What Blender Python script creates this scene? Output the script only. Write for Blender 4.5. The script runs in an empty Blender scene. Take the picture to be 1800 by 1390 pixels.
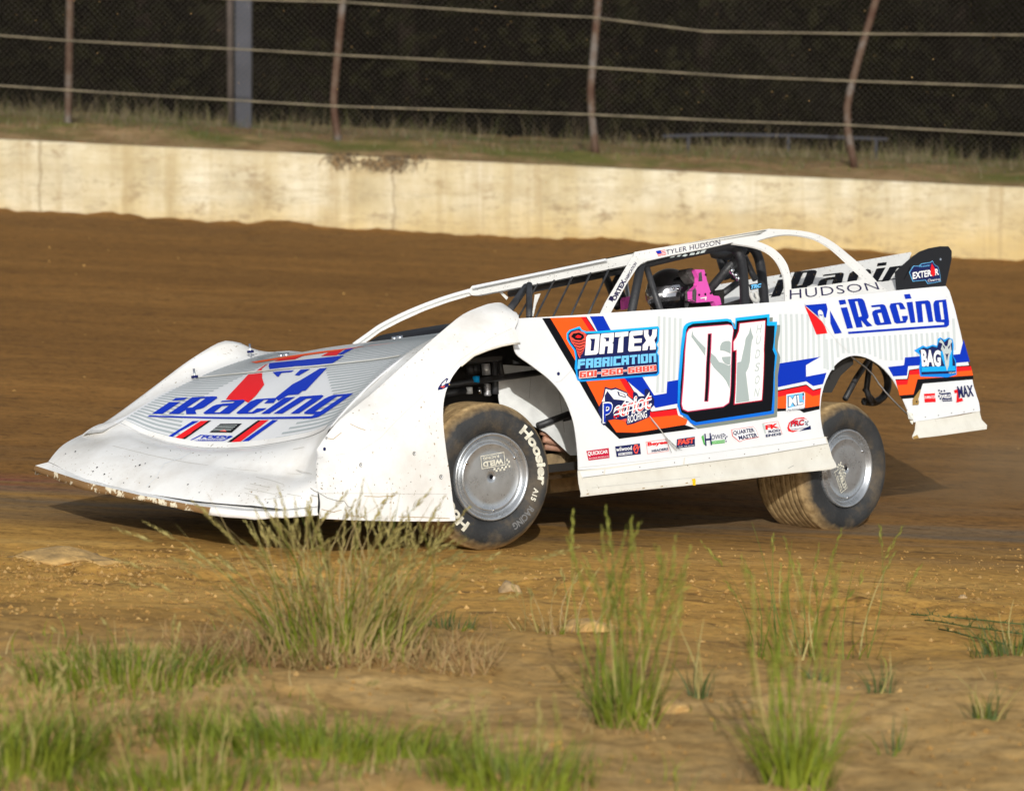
import bpy, bmesh, math, random
import numpy as np
from mathutils import Vector, Matrix, noise
from mathutils.geometry import tessellate_polygon
random.seed(7); rng = np.random.default_rng(7)
R = math.radians
SC = bpy.context.scene
COL = SC.collection
# ------------------------------------------------------------------ camera, sky, sun, exposure
F, CX, CY, PITCH, CAMZ = 5680.0, 900.0, 695.0, R(3.5), 1.69      # focal length and centre in pixels of the 1800 px photograph
cam = bpy.data.cameras.new('camera'); camo = bpy.data.objects.new('camera', cam); COL.objects.link(camo)
cam.sensor_width = 36; cam.lens = F / 1800 * 36; cam.clip_start = .1; cam.clip_end = 2000
camo.location = (0, 0, CAMZ); camo.rotation_euler = (math.pi / 2 - PITCH, 0, 0)
cam.dof.use_dof = True; cam.dof.focus_distance = 16.0; cam.dof.aperture_fstop = 3.4
SC.camera = camo
SUN_AZ, SUN_EL = 2.0, 20.0                                          # degrees to the right of straight behind the camera; elevation
wd = bpy.data.worlds.new('World'); SC.world = wd; wd.use_nodes = True
nt = wd.node_tree
sky = nt.nodes.new('ShaderNodeTexSky'); sky.sky_type = 'NISHITA'; sky.sun_disc = False
sky.sun_elevation = R(SUN_EL); sky.sun_rotation = R(180 - SUN_AZ)
bg = nt.nodes['Background']; bg.inputs['Strength'].default_value = .15
hs_ = nt.nodes.new('ShaderNodeHueSaturation'); hs_.inputs['Saturation'].default_value = .35      # night sky over a floodlit track: nearly colourless fill
nt.links.new(sky.outputs['Color'], hs_.inputs['Color']); nt.links.new(hs_.outputs['Color'], bg.inputs['Color'])
sun = bpy.data.lights.new('sun', 'SUN'); suno = bpy.data.objects.new('sun', sun); COL.objects.link(suno)
sun.energy = 3.2; sun.angle = R(.5); sun.color = (1, .98, .935)
sd = Vector((math.sin(R(SUN_AZ)) * math.cos(R(SUN_EL)), -math.cos(R(SUN_AZ)) * math.cos(R(SUN_EL)), math.sin(R(SUN_EL))))
suno.rotation_euler = sd.to_track_quat('Z', 'Y').to_euler()
SC.view_settings.view_transform = 'Standard'; SC.view_settings.look = 'None'
SC.view_settings.exposure = 0; SC.view_settings.gamma = 1
SC.cycles.max_bounces = 8; SC.cycles.transparent_max_bounces = 8
SC.cycles.use_denoising = True

# ------------------------------------------------------------------ measuring: a point of the photograph -> a point in the place
C0 = np.array([0, 0, CAMZ]); RT = np.array([1., 0, 0])
FW = np.array([0, math.cos(PITCH), -math.sin(PITCH)]); UP = np.array([0, math.sin(PITCH), math.cos(PITCH)])
def ray(px, py): return (px - CX) / F * RT - (py - CY) / F * UP + FW
def at(px, py, y):                                                  # world point at distance y
    d = ray(px, py); return Vector(C0 + d * (y / d[1]))
def dirpix(px, py):
    d = ray(px, py); return d / np.linalg.norm(d)
# the car's own axes: U forwards, V to its left, W up
_u, _v = -dirpix(6390, 230), -dirpix(-4600, 1450)
_a = (_u + _v) / np.linalg.norm(_u + _v); _b = (_u - _v) / np.linalg.norm(_u - _v)
U = (_a + _b) / math.sqrt(2); V = (_a - _b) / math.sqrt(2); W = np.cross(U, V)
RC = np.array([U, V, W])
O = C0 + ray(864, 838) * 15.4 - np.array([2.62, 1.0, .37]) @ RC
o_c = RC @ (C0 - O)                                                 # camera in car axes
def un(px, py, n, d):
    n = np.asarray(n, float); D = RC @ ray(px, py); t = (d - n @ o_c) / (n @ D); return o_c + t * D
def pv(px, py, v): return tuple(un(px, py, (0, 1, 0), v))
def pu(px, py, u): return tuple(un(px, py, (1, 0, 0), u))
def to_car(p): return RC @ (np.asarray(p, float) - O)
def to_world(p): return O + np.asarray(p, float) @ RC
CARM = Matrix([[U[0], V[0], W[0], O[0]], [U[1], V[1], W[1], O[1]], [U[2], V[2], W[2], O[2]], [0, 0, 0, 1]])
def Z(ox, oy, s, pts): return [(ox + x / s, oy + y / s) for x, y in pts]

# ------------------------------------------------------------------ materials
M = {}
def new_mat(name):
    m = bpy.data.materials.new(name); m.use_nodes = True; M[name] = m
    return m, m.node_tree.nodes, m.node_tree.links, m.node_tree.nodes['Principled BSDF']
def plain(name, col, rough=.5, metal=0, coat=0, bump=0, bscale=40, var=.0, vscale=8, spec=.5, ior=1.5):
    m, N, L, b = new_mat(name)
    b.inputs['Base Color'].default_value = (*col, 1); b.inputs['Roughness'].default_value = rough
    b.inputs['Metallic'].default_value = metal; b.inputs['Coat Weight'].default_value = coat
    b.inputs['Coat Roughness'].default_value = .08; b.inputs['Specular IOR Level'].default_value = spec; b.inputs['IOR'].default_value = ior
    tc = N.new('ShaderNodeTexCoord')
    if var:
        n = N.new('ShaderNodeTexNoise'); n.inputs['Scale'].default_value = vscale; n.inputs['Detail'].default_value = 6
        L.new(tc.outputs['Object'], n.inputs['Vector'])
        r = N.new('ShaderNodeValToRGB'); L.new(n.outputs['Fac'], r.inputs['Fac'])
        r.color_ramp.elements[0].position = .35; r.color_ramp.elements[1].position = .68
        r.color_ramp.elements[0].color = (*[c * (1 - var) for c in col], 1)
        r.color_ramp.elements[1].color = (*[min(1, c * (1 + var)) for c in col], 1)
        L.new(r.outputs['Color'], b.inputs['Base Color'])
    if bump:
        n2 = N.new('ShaderNodeTexNoise'); n2.inputs['Scale'].default_value = bscale; n2.inputs['Detail'].default_value = 5
        L.new(tc.outputs['Object'], n2.inputs['Vector'])
        bp = N.new('ShaderNodeBump'); bp.inputs['Strength'].default_value = bump; bp.inputs['Distance'].default_value = .02
        L.new(n2.outputs['Fac'], bp.inputs['Height']); L.new(bp.outputs['Normal'], b.inputs['Normal'])
    return m
def node_math(N, L, op, a, b=None, c=None, clamp=False):
    n = N.new('ShaderNodeMath'); n.operation = op; n.use_clamp = clamp
    for i, x in enumerate((a, b, c)):
        if x is None: continue
        if isinstance(x, (int, float)): n.inputs[i].default_value = x
        else: L.new(x, n.inputs[i])
    return n.outputs[0]
def tex_noise(N, L, vec, scale, detail=5, rough=.55, stretch=None):
    n = N.new('ShaderNodeTexNoise'); n.inputs['Scale'].default_value = scale; n.inputs['Detail'].default_value = detail
    n.inputs['Roughness'].default_value = rough
    if stretch:
        mp = N.new('ShaderNodeMapping'); mp.inputs['Scale'].default_value = stretch; L.new(vec, mp.inputs['Vector']); vec = mp.outputs[0]
    L.new(vec, n.inputs['Vector']); return n.outputs['Fac']
def ramp(N, L, fac, stops):
    r = N.new('ShaderNodeValToRGB'); L.new(fac, r.inputs['Fac']); e = r.color_ramp.elements
    while len(e) < len(stops): e.new(.5)
    for k, (p, c) in enumerate(stops):
        e[k].position = p; e[k].color = (*c, 1) if len(c) == 3 else c
    return r.outputs['Color']
def mix(N, L, fac, a, b):
    n = N.new('ShaderNodeMix'); n.data_type = 'RGBA'
    for s, x in ((n.inputs[0], fac), (n.inputs[6], a), (n.inputs[7], b)):
        if isinstance(x, tuple): s.default_value = (*x, 1)
        elif isinstance(x, (int, float)): s.default_value = x
        else: L.new(x, s)
    return n.outputs[2]
G1 = (1, 1, 1); K0 = (0, 0, 0)
def dirty_paint(name, col, mud, spots=.63, haze=.25, rough=.32, fine=60):
    """paint with dust haze and mud specks of its own"""
    m, N, L, b = new_mat(name)
    tc = N.new('ShaderNodeTexCoord').outputs['Object']
    h = tex_noise(N, L, tc, 3.2, 8, .65)
    hz = node_math(N, L, 'MULTIPLY', ramp(N, L, h, [(.45, K0), (.75, G1)]), haze)
    c1 = mix(N, L, hz, col, tuple(a * .45 + m_ * .55 for a, m_ in zip(col, mud)))
    sp = ramp(N, L, tex_noise(N, L, tc, fine, 3, .5), [(spots, K0), (spots + .02, G1)])
    big = ramp(N, L, tex_noise(N, L, tc, 4, 3), [(.42, K0), (.6, G1)])
    c2 = mix(N, L, node_math(N, L, 'MULTIPLY', sp, big), c1, mud)
    L.new(c2, b.inputs['Base Color']); b.inputs['Roughness'].default_value = rough
    b.inputs['Coat Weight'].default_value = .25
    bp = N.new('ShaderNodeBump'); bp.inputs['Strength'].default_value = .10; bp.inputs['Distance'].default_value = .02
    L.new(tex_noise(N, L, tc, 7, 3), bp.inputs['Height']); L.new(bp.outputs['Normal'], b.inputs['Normal'])
    return m
MUD = (.13, .075, .03)
dirty_paint('white_wrap', (.75, .765, .775), MUD, .78, .10)
dirty_paint('white_nose', (.80, .79, .76), (.26, .18, .085), .665, .62, .38)
dirty_paint('cream_skirt', (.72, .70, .62), (.26, .18, .085), .70, .50, .42)
dirty_paint('hood_silver', (.68, .69, .70), MUD, .76, .12, .4)
dirty_paint('white_roof', (.78, .77, .73), (.08, .06, .04), .70, .25, .4, 90)
# scraped lip of the nose
m, N, L, b = new_mat('scraped_lip')
tc = N.new('ShaderNodeTexCoord').outputs['Object']
ch = tex_noise(N, L, tc, 9, 9, .72)
c = mix(N, L, ramp(N, L, ch, [(.455, K0), (.47, G1)]), (.74, .68, .52), (.24, .135, .05))
L.new(c, b.inputs['Base Color']); b.inputs['Roughness'].default_value = .7
WR = dict(rough=.36, coat=.0, spec=.5, ior=1.16)
for nm, c in dict(d_black=(.005, .005, .007), d_orange=(.86, .10, .012), d_red=(.72, .012, .016), d_blue=(.003, .030, .42), d_navy=(.012, .016, .085),
                  d_white=(.82, .82, .82), d_cyan=(.01, .36, .80), d_grey=(.50, .55, .54), d_silh=(.36, .42, .41), d_pin=(.56, .60, .60), d_shadow=(.20, .23, .20),
                  d_crimson=(.50, .012, .045), d_coral=(.78, .09, .06), d_green=(.08, .42, .07), d_yellow=(.85, .50, .01), d_sky=(.16, .52, .88), d_gold=(.35, .22, .07),
                  d_deepblue=(.01, .02, .25), d_pinkline=(.55, .05, .13), d_text=(.02, .015, .06), d_rib=(.36, .40, .41), d_seam=(.25, .24, .22), d_hair=(.5, .48, .44)).items():
    plain(nm, c, **WR)
m, N, L, b = new_mat('d_fade')                                       # printed fade of the number's outline, light blue to blue
sx = N.new('ShaderNodeSeparateXYZ'); L.new(N.new('ShaderNodeTexCoord').outputs['Object'], sx.inputs[0])
f = node_math(N, L, 'MULTIPLY_ADD', sx.outputs[2], 1.7, -.75, True)
L.new(ramp(N, L, f, [(0, (.005, .09, .62)), (1, (.01, .42, .86))]), b.inputs['Base Color']); b.inputs['Roughness'].default_value = .36; b.inputs['IOR'].default_value = 1.16
plain('tube_black', (.03, .03, .032), .5, bump=.15, bscale=60, var=.5, vscale=14)
plain('pad_black', (.014, .014, .016), .6, bump=.2, bscale=50)
plain('cockpit_dark', (.02, .018, .016), .7)
plain('black_plastic', (.012, .012, .014), .45, ior=1.3)
plain('helmet_black', (.008, .008, .009), .12, coat=1)
plain('visor', (.34, .34, .36), .16, metal=.9)
plain('chrome', (.75, .76, .78), .12, metal=1)
plain('steel', (.5, .5, .51), .35, metal=1, var=.2)
plain('dull_aluminium', (.72, .73, .71), .6, metal=.0, var=.25, vscale=6, bump=.1, bscale=12)
plain('canister', (.62, .62, .63), .3, metal=.4)
plain('header_pipe', (.42, .22, .14), .6, metal=.1, var=.35, vscale=14)
plain('dusty_brown', (.30, .21, .11), .9, var=.3, vscale=18, bump=.4)
plain('pink', (.78, .09, .46), .4)
plain('foam_grey', (.07, .065, .06), .9, var=.5, vscale=40)
plain('suit', (.03, .03, .035), .85)
plain('glove', (.05, .05, .055), .8)
plain('skin', (.45, .25, .17), .5)
plain('rope_white', (.55, .54, .50), .6)
# wheel cover: spun aluminium with dust
m, N, L, b = new_mat('spun_aluminium')
tc = N.new('ShaderNodeTexCoord').outputs['Object']
n1 = tex_noise(N, L, tc, 9, 8, .7)
L.new(ramp(N, L, n1, [(.35, (.36, .38, .40)), (.7, (.50, .52, .54))]), b.inputs['Base Color'])
b.inputs['Metallic'].default_value = .72
L.new(node_math(N, L, 'MULTIPLY_ADD', n1, .30, .14), b.inputs['Roughness'])
# tyre: black rubber, dried mud over the tread and shoulder
m, N, L, b = new_mat('muddy_rubber')
tcn = N.new('ShaderNodeTexCoord').outputs['Object']
sx = N.new('ShaderNodeSeparateXYZ'); L.new(tcn, sx.inputs[0])
rr = node_math(N, L, 'SQRT', node_math(N, L, 'ADD', node_math(N, L, 'POWER', sx.outputs[0], 2.0), node_math(N, L, 'POWER', sx.outputs[1], 2.0)))
ang = node_math(N, L, 'ARCTAN2', sx.outputs[1], sx.outputs[0])
nz = tex_noise(N, L, tcn, 11, 7, .65)
tread = node_math(N, L, 'MULTIPLY_ADD', rr, 26, -8.15)                 # 0 at r=.32, 1 at .36
mu = node_math(N, L, 'ADD', tread, node_math(N, L, 'MULTIPLY_ADD', nz, 1.5, -.72), None, True)
side = node_math(N, L, 'MULTIPLY', ramp(N, L, tex_noise(N, L, tcn, 6, 8, .7), [(.48, K0), (.72, G1)]), .22)
mu = node_math(N, L, 'MAXIMUM', mu, side)
rub = ramp(N, L, tex_noise(N, L, tcn, 5, 6), [(.3, (.012, .013, .014)), (.7, (.035, .036, .037))])
mudc = ramp(N, L, tex_noise(N, L, tcn, 26, 6), [(.3, (.20, .125, .05)), (.7, (.46, .32, .15))])
L.new(mix(N, L, mu, rub, mudc), b.inputs['Base Color']); b.inputs['Roughness'].default_value = .75
bp = N.new('ShaderNodeBump'); bp.inputs['Strength'].default_value = .35; bp.inputs['Distance'].default_value = .01
L.new(tex_noise(N, L, tcn, 60, 5), bp.inputs['Height']); L.new(bp.outputs['Normal'], b.inputs['Normal'])
plain('tyre_letter', (.62, .60, .50), .7, var=.25, vscale=30)
plain('tyre_letter_worn', (.14, .14, .14), .7)

# ground: clay track, sandy infield
m, N, L, b = new_mat('dirt')
tc = N.new('ShaderNodeTexCoord').outputs['Object']
sx = N.new('ShaderNodeSeparateXYZ'); L.new(tc, sx.inputs[0]); Y = sx.outputs[1]
wob = node_math(N, L, 'MULTIPLY_ADD', tex_noise(N, L, tc, .7, 5, .6), 2.6, -1.3)
yy = node_math(N, L, 'ADD', Y, wob)
t_in = node_math(N, L, 'MULTIPLY_ADD', yy, -.55, 7.0, True)             # 1 on the sandy infield, 0 on the track
streak = tex_noise(N, L, tc, 1.0, 8, .62, (.5, 2.2, 1))
fine = tex_noise(N, L, tc, 22, 8, .7)
mid = tex_noise(N, L, tc, 3.0, 7, .65)
clay = ramp(N, L, streak, [(.25, (.175, .082, .019)), (.5, (.235, .112, .027)), (.75, (.30, .150, .040))])
clay = mix(N, L, node_math(N, L, 'MULTIPLY', ramp(N, L, mid, [(.4, K0), (.7, G1)]), .35), clay, (.21, .102, .027))
near_lit = node_math(N, L, 'MULTIPLY_ADD', yy, -.33, 5.9, True)  # lighter clay near the camera: stronger lamp light put into the colour
clay = mix(N, L, near_lit, clay, ramp(N, L, streak, [(.28, (.33, .175, .040)), (.5, (.45, .25, .060)), (.72, (.55, .33, .095))]))
groove_y = node_math(N, L, 'ABSOLUTE', node_math(N, L, 'ADD', yy, -17.2))
groove = node_math(N, L, 'MULTIPLY', node_math(N, L, 'MULTIPLY_ADD', groove_y, -.6, 1.25, True), ramp(N, L, tex_noise(N, L, tc, .9, 6, .6, (.22, 2.2, 1)), [(.42, K0), (.62, G1)]))
clay = mix(N, L, node_math(N, L, 'MULTIPLY', groove, .95), clay, (.175, .125, .075))
far_dim = node_math(N, L, 'MULTIPLY_ADD', yy, .07, -1.75, True)  # darker clay towards the wall: weaker lamp light put into the colour
clay = mix(N, L, node_math(N, L, 'MULTIPLY', far_dim, .5), clay, (.20, .098, .026))
spots = node_math(N, L, 'MULTIPLY', ramp(N, L, tex_noise(N, L, tc, 3.6, 4, .6, (.8, 1.6, 1)), [(.61, K0), (.66, G1)]), .6)
clay = mix(N, L, spots, clay, (.10, .052, .018))
sand = ramp(N, L, mid, [(.3, (.34, .20, .066)), (.5, (.43, .27, .098)), (.7, (.53, .35, .145))])
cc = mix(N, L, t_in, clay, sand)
patch = tex_noise(N, L, tc, 7.5, 8, .72, (.8, 1.3, 1))
fine2 = node_math(N, L, 'ADD', node_math(N, L, 'MULTIPLY', fine, .55), node_math(N, L, 'MULTIPLY', patch, .45))
crumb = ramp(N, L, fine2, [(.38, (.42, .38, .34)), (.5, (1, 1, 1)), (.64, (1.35, 1.3, 1.2))])
lane = tex_noise(N, L, tc, .55, 6, .6, (.22, 1.3, 1))
lm = N.new('ShaderNodeMix'); lm.data_type = 'RGBA'; lm.blend_type = 'MULTIPLY'; lm.inputs[0].default_value = .5; L.new(cc, lm.inputs[6]); L.new(ramp(N, L, lane, [(.36, (.72, .72, .74)), (.5, (1, 1, 1)), (.64, (1.22, 1.2, 1.15))]), lm.inputs[7]); cc = lm.outputs[2]
red = node_math(N, L, 'MULTIPLY', node_math(N, L, 'MULTIPLY_ADD', node_math(N, L, 'ABSOLUTE', node_math(N, L, 'ADD', Y, -17.6)), -2.2, .9, True), node_math(N, L, 'MULTIPLY_ADD', sx.outputs[0], -1.6, -3.4, True))
cc = mix(N, L, node_math(N, L, 'MULTIPLY', red, ramp(N, L, tex_noise(N, L, tc, 1.1, 5, .6, (.3, 4, 1)), [(.42, K0), (.56, G1)])), cc, (.24, .062, .045))
mm = N.new('ShaderNodeMix'); mm.data_type = 'RGBA'; mm.blend_type = 'MULTIPLY'; mm.inputs[0].default_value = .75
L.new(cc, mm.inputs[6]); L.new(crumb, mm.inputs[7])
grassy = node_math(N, L, 'MULTIPLY', node_math(N, L, 'MULTIPLY_ADD', Y, 1.0, -38.2, True), ramp(N, L, tex_noise(N, L, tc, .8, 6), [(.45, K0), (.6, G1)]))
bankm = node_math(N, L, 'MULTIPLY_ADD', Y, 2.0, -75.2, True)
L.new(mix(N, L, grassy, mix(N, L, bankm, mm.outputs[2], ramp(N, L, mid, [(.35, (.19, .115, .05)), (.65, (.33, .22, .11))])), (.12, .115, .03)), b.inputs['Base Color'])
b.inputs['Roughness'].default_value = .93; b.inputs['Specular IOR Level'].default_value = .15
bp = N.new('ShaderNodeBump'); bp.inputs['Strength'].default_value = .45; bp.inputs['Distance'].default_value = .02
L.new(node_math(N, L, 'ADD', fine, node_math(N, L, 'MULTIPLY', mid, .6)), bp.inputs['Height']); L.new(bp.outputs['Normal'], b.inputs['Normal'])
plain('clod', (.34, .19, .05), .95, var=.35, vscale=30, bump=.6, bscale=30)
plain('pale_clod', (.46, .285, .10), .95, var=.25, vscale=20, bump=.5, bscale=40)
plain('stone', (.36, .245, .12), .85, var=.2, vscale=30, bump=.3)
# concrete wall
m, N, L, b = new_mat('stained_concrete')
tc = N.new('ShaderNodeTexCoord').outputs['Object']
sx = N.new('ShaderNodeSeparateXYZ'); L.new(tc, sx.inputs[0])
base = ramp(N, L, tex_noise(N, L, tc, 1.6, 8, .65), [(.3, (.40, .34, .22)), (.5, (.54, .475, .335)), (.7, (.66, .605, .47))])
strk = ramp(N, L, tex_noise(N, L, tc, 1.0, 7, .6, (1.6, 1, .12)), [(.40, G1), (.62, (.80, .73, .56))])
mm = N.new('ShaderNodeMix'); mm.data_type = 'RGBA'; mm.blend_type = 'MULTIPLY'; mm.inputs[0].default_value = .8
L.new(base, mm.inputs[6]); L.new(strk, mm.inputs[7])
low = node_math(N, L, 'ADD', node_math(N, L, 'MULTIPLY_ADD', sx.outputs[2], -1.9, .85), node_math(N, L, 'MULTIPLY_ADD', tex_noise(N, L, tc, 2.2, 6), 1.1, -.6), None, True)
c = mix(N, L, node_math(N, L, 'MULTIPLY', low, .72), mm.outputs[2], (.53, .37, .13))
spk = ramp(N, L, tex_noise(N, L, tc, 3.4, 9, .75, (1, 1, 1.6)), [(.54, K0), (.66, G1)])
c = mix(N, L, node_math(N, L, 'MULTIPLY', spk, .80), c, (.24, .17, .09))
crk = ramp(N, L, tex_noise(N, L, tc, 1.3, 9, .7, (.5, 1, 4)), [(.488, K0), (.5, G1), (.512, K0)])
c = mix(N, L, node_math(N, L, 'MULTIPLY', crk, .55), c, (.2, .15, .09))
wv = ramp(N, L, tex_noise(N, L, tc, 1.0, 8, .68, (.28, 1, 2.6)), [(.44, K0), (.58, G1)])
c = mix(N, L, node_math(N, L, 'MULTIPLY', wv, .38), c, (.40, .30, .15))
strk2 = ramp(N, L, tex_noise(N, L, tc, 1.0, 6, .65, (3.4, 1, .16)), [(.53, K0), (.66, G1)])
c = mix(N, L, node_math(N, L, 'MULTIPLY', strk2, .6), c, (.34, .25, .12))
for xj in (-5.42, -1.36):
    jn = node_math(N, L, 'MULTIPLY_ADD', node_math(N, L, 'ABSOLUTE', node_math(N, L, 'ADD', node_math(N, L, 'ADD', sx.outputs[0], -xj), node_math(N, L, 'MULTIPLY_ADD', tex_noise(N, L, tc, 6, 4), .12, -.06))), -38.0, 1.0, True)
    c = mix(N, L, node_math(N, L, 'MULTIPLY', jn, .7), c, (.22, .16, .08))
L.new(c, b.inputs['Base Color']); b.inputs['Roughness'].default_value = .9
bp = N.new('ShaderNodeBump'); bp.inputs['Strength'].default_value = .5; bp.inputs['Distance'].default_value = .02
L.new(tex_noise(N, L, tc, 12, 7), bp.inputs['Height']); L.new(bp.outputs['Normal'], b.inputs['Normal'])
# foliage
def leafy(name, c1, c2, trans=.25, scale=3, spec=.25):
    m, N, L, b = new_mat(name)
    tc = N.new('ShaderNodeTexCoord').outputs['Object']
    col = ramp(N, L, tex_noise(N, L, tc, scale, 4), [(.35, c1), (.65, c2)])
    L.new(col, b.inputs['Base Color']); b.inputs['Roughness'].default_value = .6; b.inputs['Specular IOR Level'].default_value = spec
    t = N.new('ShaderNodeBsdfTranslucent'); L.new(col, t.inputs['Color'])
    ms = N.new('ShaderNodeMixShader'); ms.inputs[0].default_value = trans
    L.new(b.outputs[0], ms.inputs[1]); L.new(t.outputs[0], ms.inputs[2]); L.new(ms.outputs[0], N['Material Output'].inputs['Surface'])
leafy('bank_green', (.06, .07, .012), (.12, .125, .025))  # bank grasses toned down: fading lamp light is in their colour
leafy('bank_straw', (.13, .10, .05), (.25, .20, .11))
leafy('grass_green', (.075, .105, .006), (.165, .19, .018))
leafy('grass_bright', (.12, .165, .008), (.24, .28, .026))
leafy('grass_blue', (.055, .085, .022), (.10, .135, .04))
leafy('grass_straw', (.28, .20, .075), (.44, .33, .14))
leafy('grass_seed', (.28, .23, .075), (.44, .37, .13))
leafy('seed_green', (.19, .20, .03), (.34, .33, .07))
leafy('grass_dead', (.22, .125, .05), (.42, .27, .12))
leafy('leaf_dark', (.018, .024, .008), (.045, .055, .018), .1, 1, 0)
leafy('leaf_far', (.004, .004, .002), (.013, .0125, .005), .05, .7, 0)
leafy('root_brown', (.07, .045, .025), (.13, .09, .05), .05)
plain('bark', (.012, .0085, .0065), .95, spec=0, var=.5, vscale=3, bump=.6, bscale=14)  # darker than real bark: shade of the woods is in the colour
plain('pole_brown', (.085, .065, .055), .9, var=.3, vscale=3)
plain('pole_grey', (.055, .057, .070), .8, var=.2, vscale=2, bump=.2)
m, N, L, b = new_mat('rusty_pipe')
tc = N.new('ShaderNodeTexCoord').outputs['Object']
L.new(ramp(N, L, tex_noise(N, L, tc, 2.2, 8, .7), [(.38, (.055, .022, .010)), (.5, (.085, .05, .03)), (.62, (.13, .115, .10))]), b.inputs['Base Color'])
b.inputs['Roughness'].default_value = .8
plain('wire_cable', (.20, .165, .105), .6, metal=.2, var=.3, vscale=4)
plain('fence_wire', (.085, .07, .05), .6, metal=.2)

# ------------------------------------------------------------------ building helpers
class PM:
    """collects faces for one mesh"""
    def __init__(s): s.v, s.f, s.m, s.mats, s.sm = [], [], [], [], []
    def mi(s, mat):
        if mat not in s.mats: s.mats.append(mat)
        return s.mats.index(mat)
    def add(s, vs, fs, mat, smooth=True):
        k = len(s.v); s.v += [tuple(map(float, p)) for p in vs]; i = s.mi(mat)
        for f in fs: s.f.append([a + k for a in f]); s.m.append(i); s.sm.append(smooth)
    def build(s, name, parent=None, recalc=False):
        me = bpy.data.meshes.new(name); me.from_pydata(s.v, [], s.f)
        for x in s.mats: me.materials.append(M[x])
        me.polygons.foreach_set('material_index', s.m); me.polygons.foreach_set('use_smooth', s.sm)
        if recalc:
            bm = bmesh.new(); bm.from_mesh(me); bmesh.ops.recalc_face_normals(bm, faces=bm.faces); bm.to_mesh(me); bm.free()
        me.update(); ob = bpy.data.objects.new(name, me); COL.objects.link(ob)
        if parent: ob.parent = parent
        return ob
def tag(o, label=None, cat=None, group=None, kind=None):
    if label: o['label'] = label
    if cat: o['category'] = cat
    if group: o['group'] = group
    if kind: o['kind'] = kind
    return o
def empty(name, loc=(0, 0, 0), parent=None):
    o = bpy.data.objects.new(name, None); COL.objects.link(o); o.location = loc; o.empty_display_size = .2
    if parent: o.parent = parent
    return o
def copy_tree(o, parent=None):
    c = o.copy(); COL.objects.link(c); c.parent = parent
    for ch in list(o.children): copy_tree(ch, c)
    return c
def tube(pm, pts, r, mat, n=8, caps=True, smooth_n=0):
    pts = [Vector(p) for p in pts]
    for _ in range(smooth_n):                                        # corner cutting
        q = [pts[0]]
        for a, b2 in zip(pts, pts[1:]): q += [a.lerp(b2, .25), a.lerp(b2, .75)]
        pts = q + [pts[-1]]
    rs = r if isinstance(r, (list, tuple)) else None
    vs, fs = [], []; nrm = None
    for i, p in enumerate(pts):
        t = (pts[min(i + 1, len(pts) - 1)] - pts[max(i - 1, 0)]).normalized()
        if nrm is None: nrm = t.orthogonal().normalized()
        nrm = (nrm - t * nrm.dot(t)).normalized(); bn = t.cross(nrm)
        if rs: k = i / (len(pts) - 1) * (len(rs) - 1); j = min(int(k), len(rs) - 2); rad = rs[j] + (rs[j + 1] - rs[j]) * (k - j)
        else: rad = r
        for a in range(n):
            th = 2 * math.pi * a / n; vs.append(p + (nrm * math.cos(th) + bn * math.sin(th)) * rad)
    for i in range(len(pts) - 1):
        for a in range(n): fs.append((i * n + a, i * n + (a + 1) % n, (i + 1) * n + (a + 1) % n, (i + 1) * n + a))
    if caps: fs += [tuple(range(n))[::-1], tuple(range((len(pts) - 1) * n, len(pts) * n))]
    pm.add(vs, fs, mat)
def grid(pm, rows, mat, closed=False, smooth=True):
    n = len(rows[0]); vs = [p for r_ in rows for p in r_]; fs = []
    for i in range(len(rows) - 1):
        for j in range(n - (0 if closed else 1)): fs.append((i * n + j, i * n + (j + 1) % n, (i + 1) * n + (j + 1) % n, (i + 1) * n + j))
    pm.add(vs, fs, mat, smooth)
def box(pm, a, b, mat):
    (x0, y0, z0), (x1, y1, z1) = a, b
    pm.add([(x0, y0, z0), (x1, y0, z0), (x1, y1, z0), (x0, y1, z0), (x0, y0, z1), (x1, y0, z1), (x1, y1, z1), (x0, y1, z1)],
           [(0, 3, 2, 1), (4, 5, 6, 7), (0, 1, 5, 4), (1, 2, 6, 5), (2, 3, 7, 6), (3, 0, 4, 7)], mat, False)
def lathe(pm, prof, mat, n=64):
    """prof: (radius, axial) ; axis = local z"""
    vs = [(r * math.cos(2 * math.pi * a / n), r * math.sin(2 * math.pi * a / n), z) for r, z in prof for a in range(n)]
    fs = [(i * n + a, i * n + (a + 1) % n, (i + 1) * n + (a + 1) % n, (i + 1) * n + a) for i in range(len(prof) - 1) for a in range(n)]
    pm.add(vs, fs, mat)
def lerp_poly(x, xs, ys): return float(np.interp(x, xs, ys))

# ---- surfaces that printed graphics and panels lie on
def bump(u, w, amp=.0035, k=3.1): return amp * (noise.noise((u * k, w * k, 1.7)) + .5 * noise.noise((u * k * 2.3, w * k * 2.3, 5.1)))
class Side:                                                         # the left body side: v as a function of (u, w)
    step = (.06, .05); out = (0, 1, .2)
    def v(s, u, w):
        base = 1.078 - .126 * (w - .24) + .016 * math.sin(math.pi * min(1, max(0, (w - .24) / .9)))
        cr = math.exp(-((u - .30) / .16) ** 2) * .005 * math.sin(w * 11) + .010 * math.exp(-((u - .28) ** 2 + (w - .88) ** 2) / .05)
        return base + bump(u, w) - cr
    def par(s, px, py):
        v = 1.02
        for _ in range(6): p = un(px, py, (0, 1, 0), v); v = s.v(p[0], p[2])
        return p[0], p[2]
    def pt(s, u, w, off=0):
        return (u, s.v(u, w) + off * .99, w + off * .12)
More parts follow.
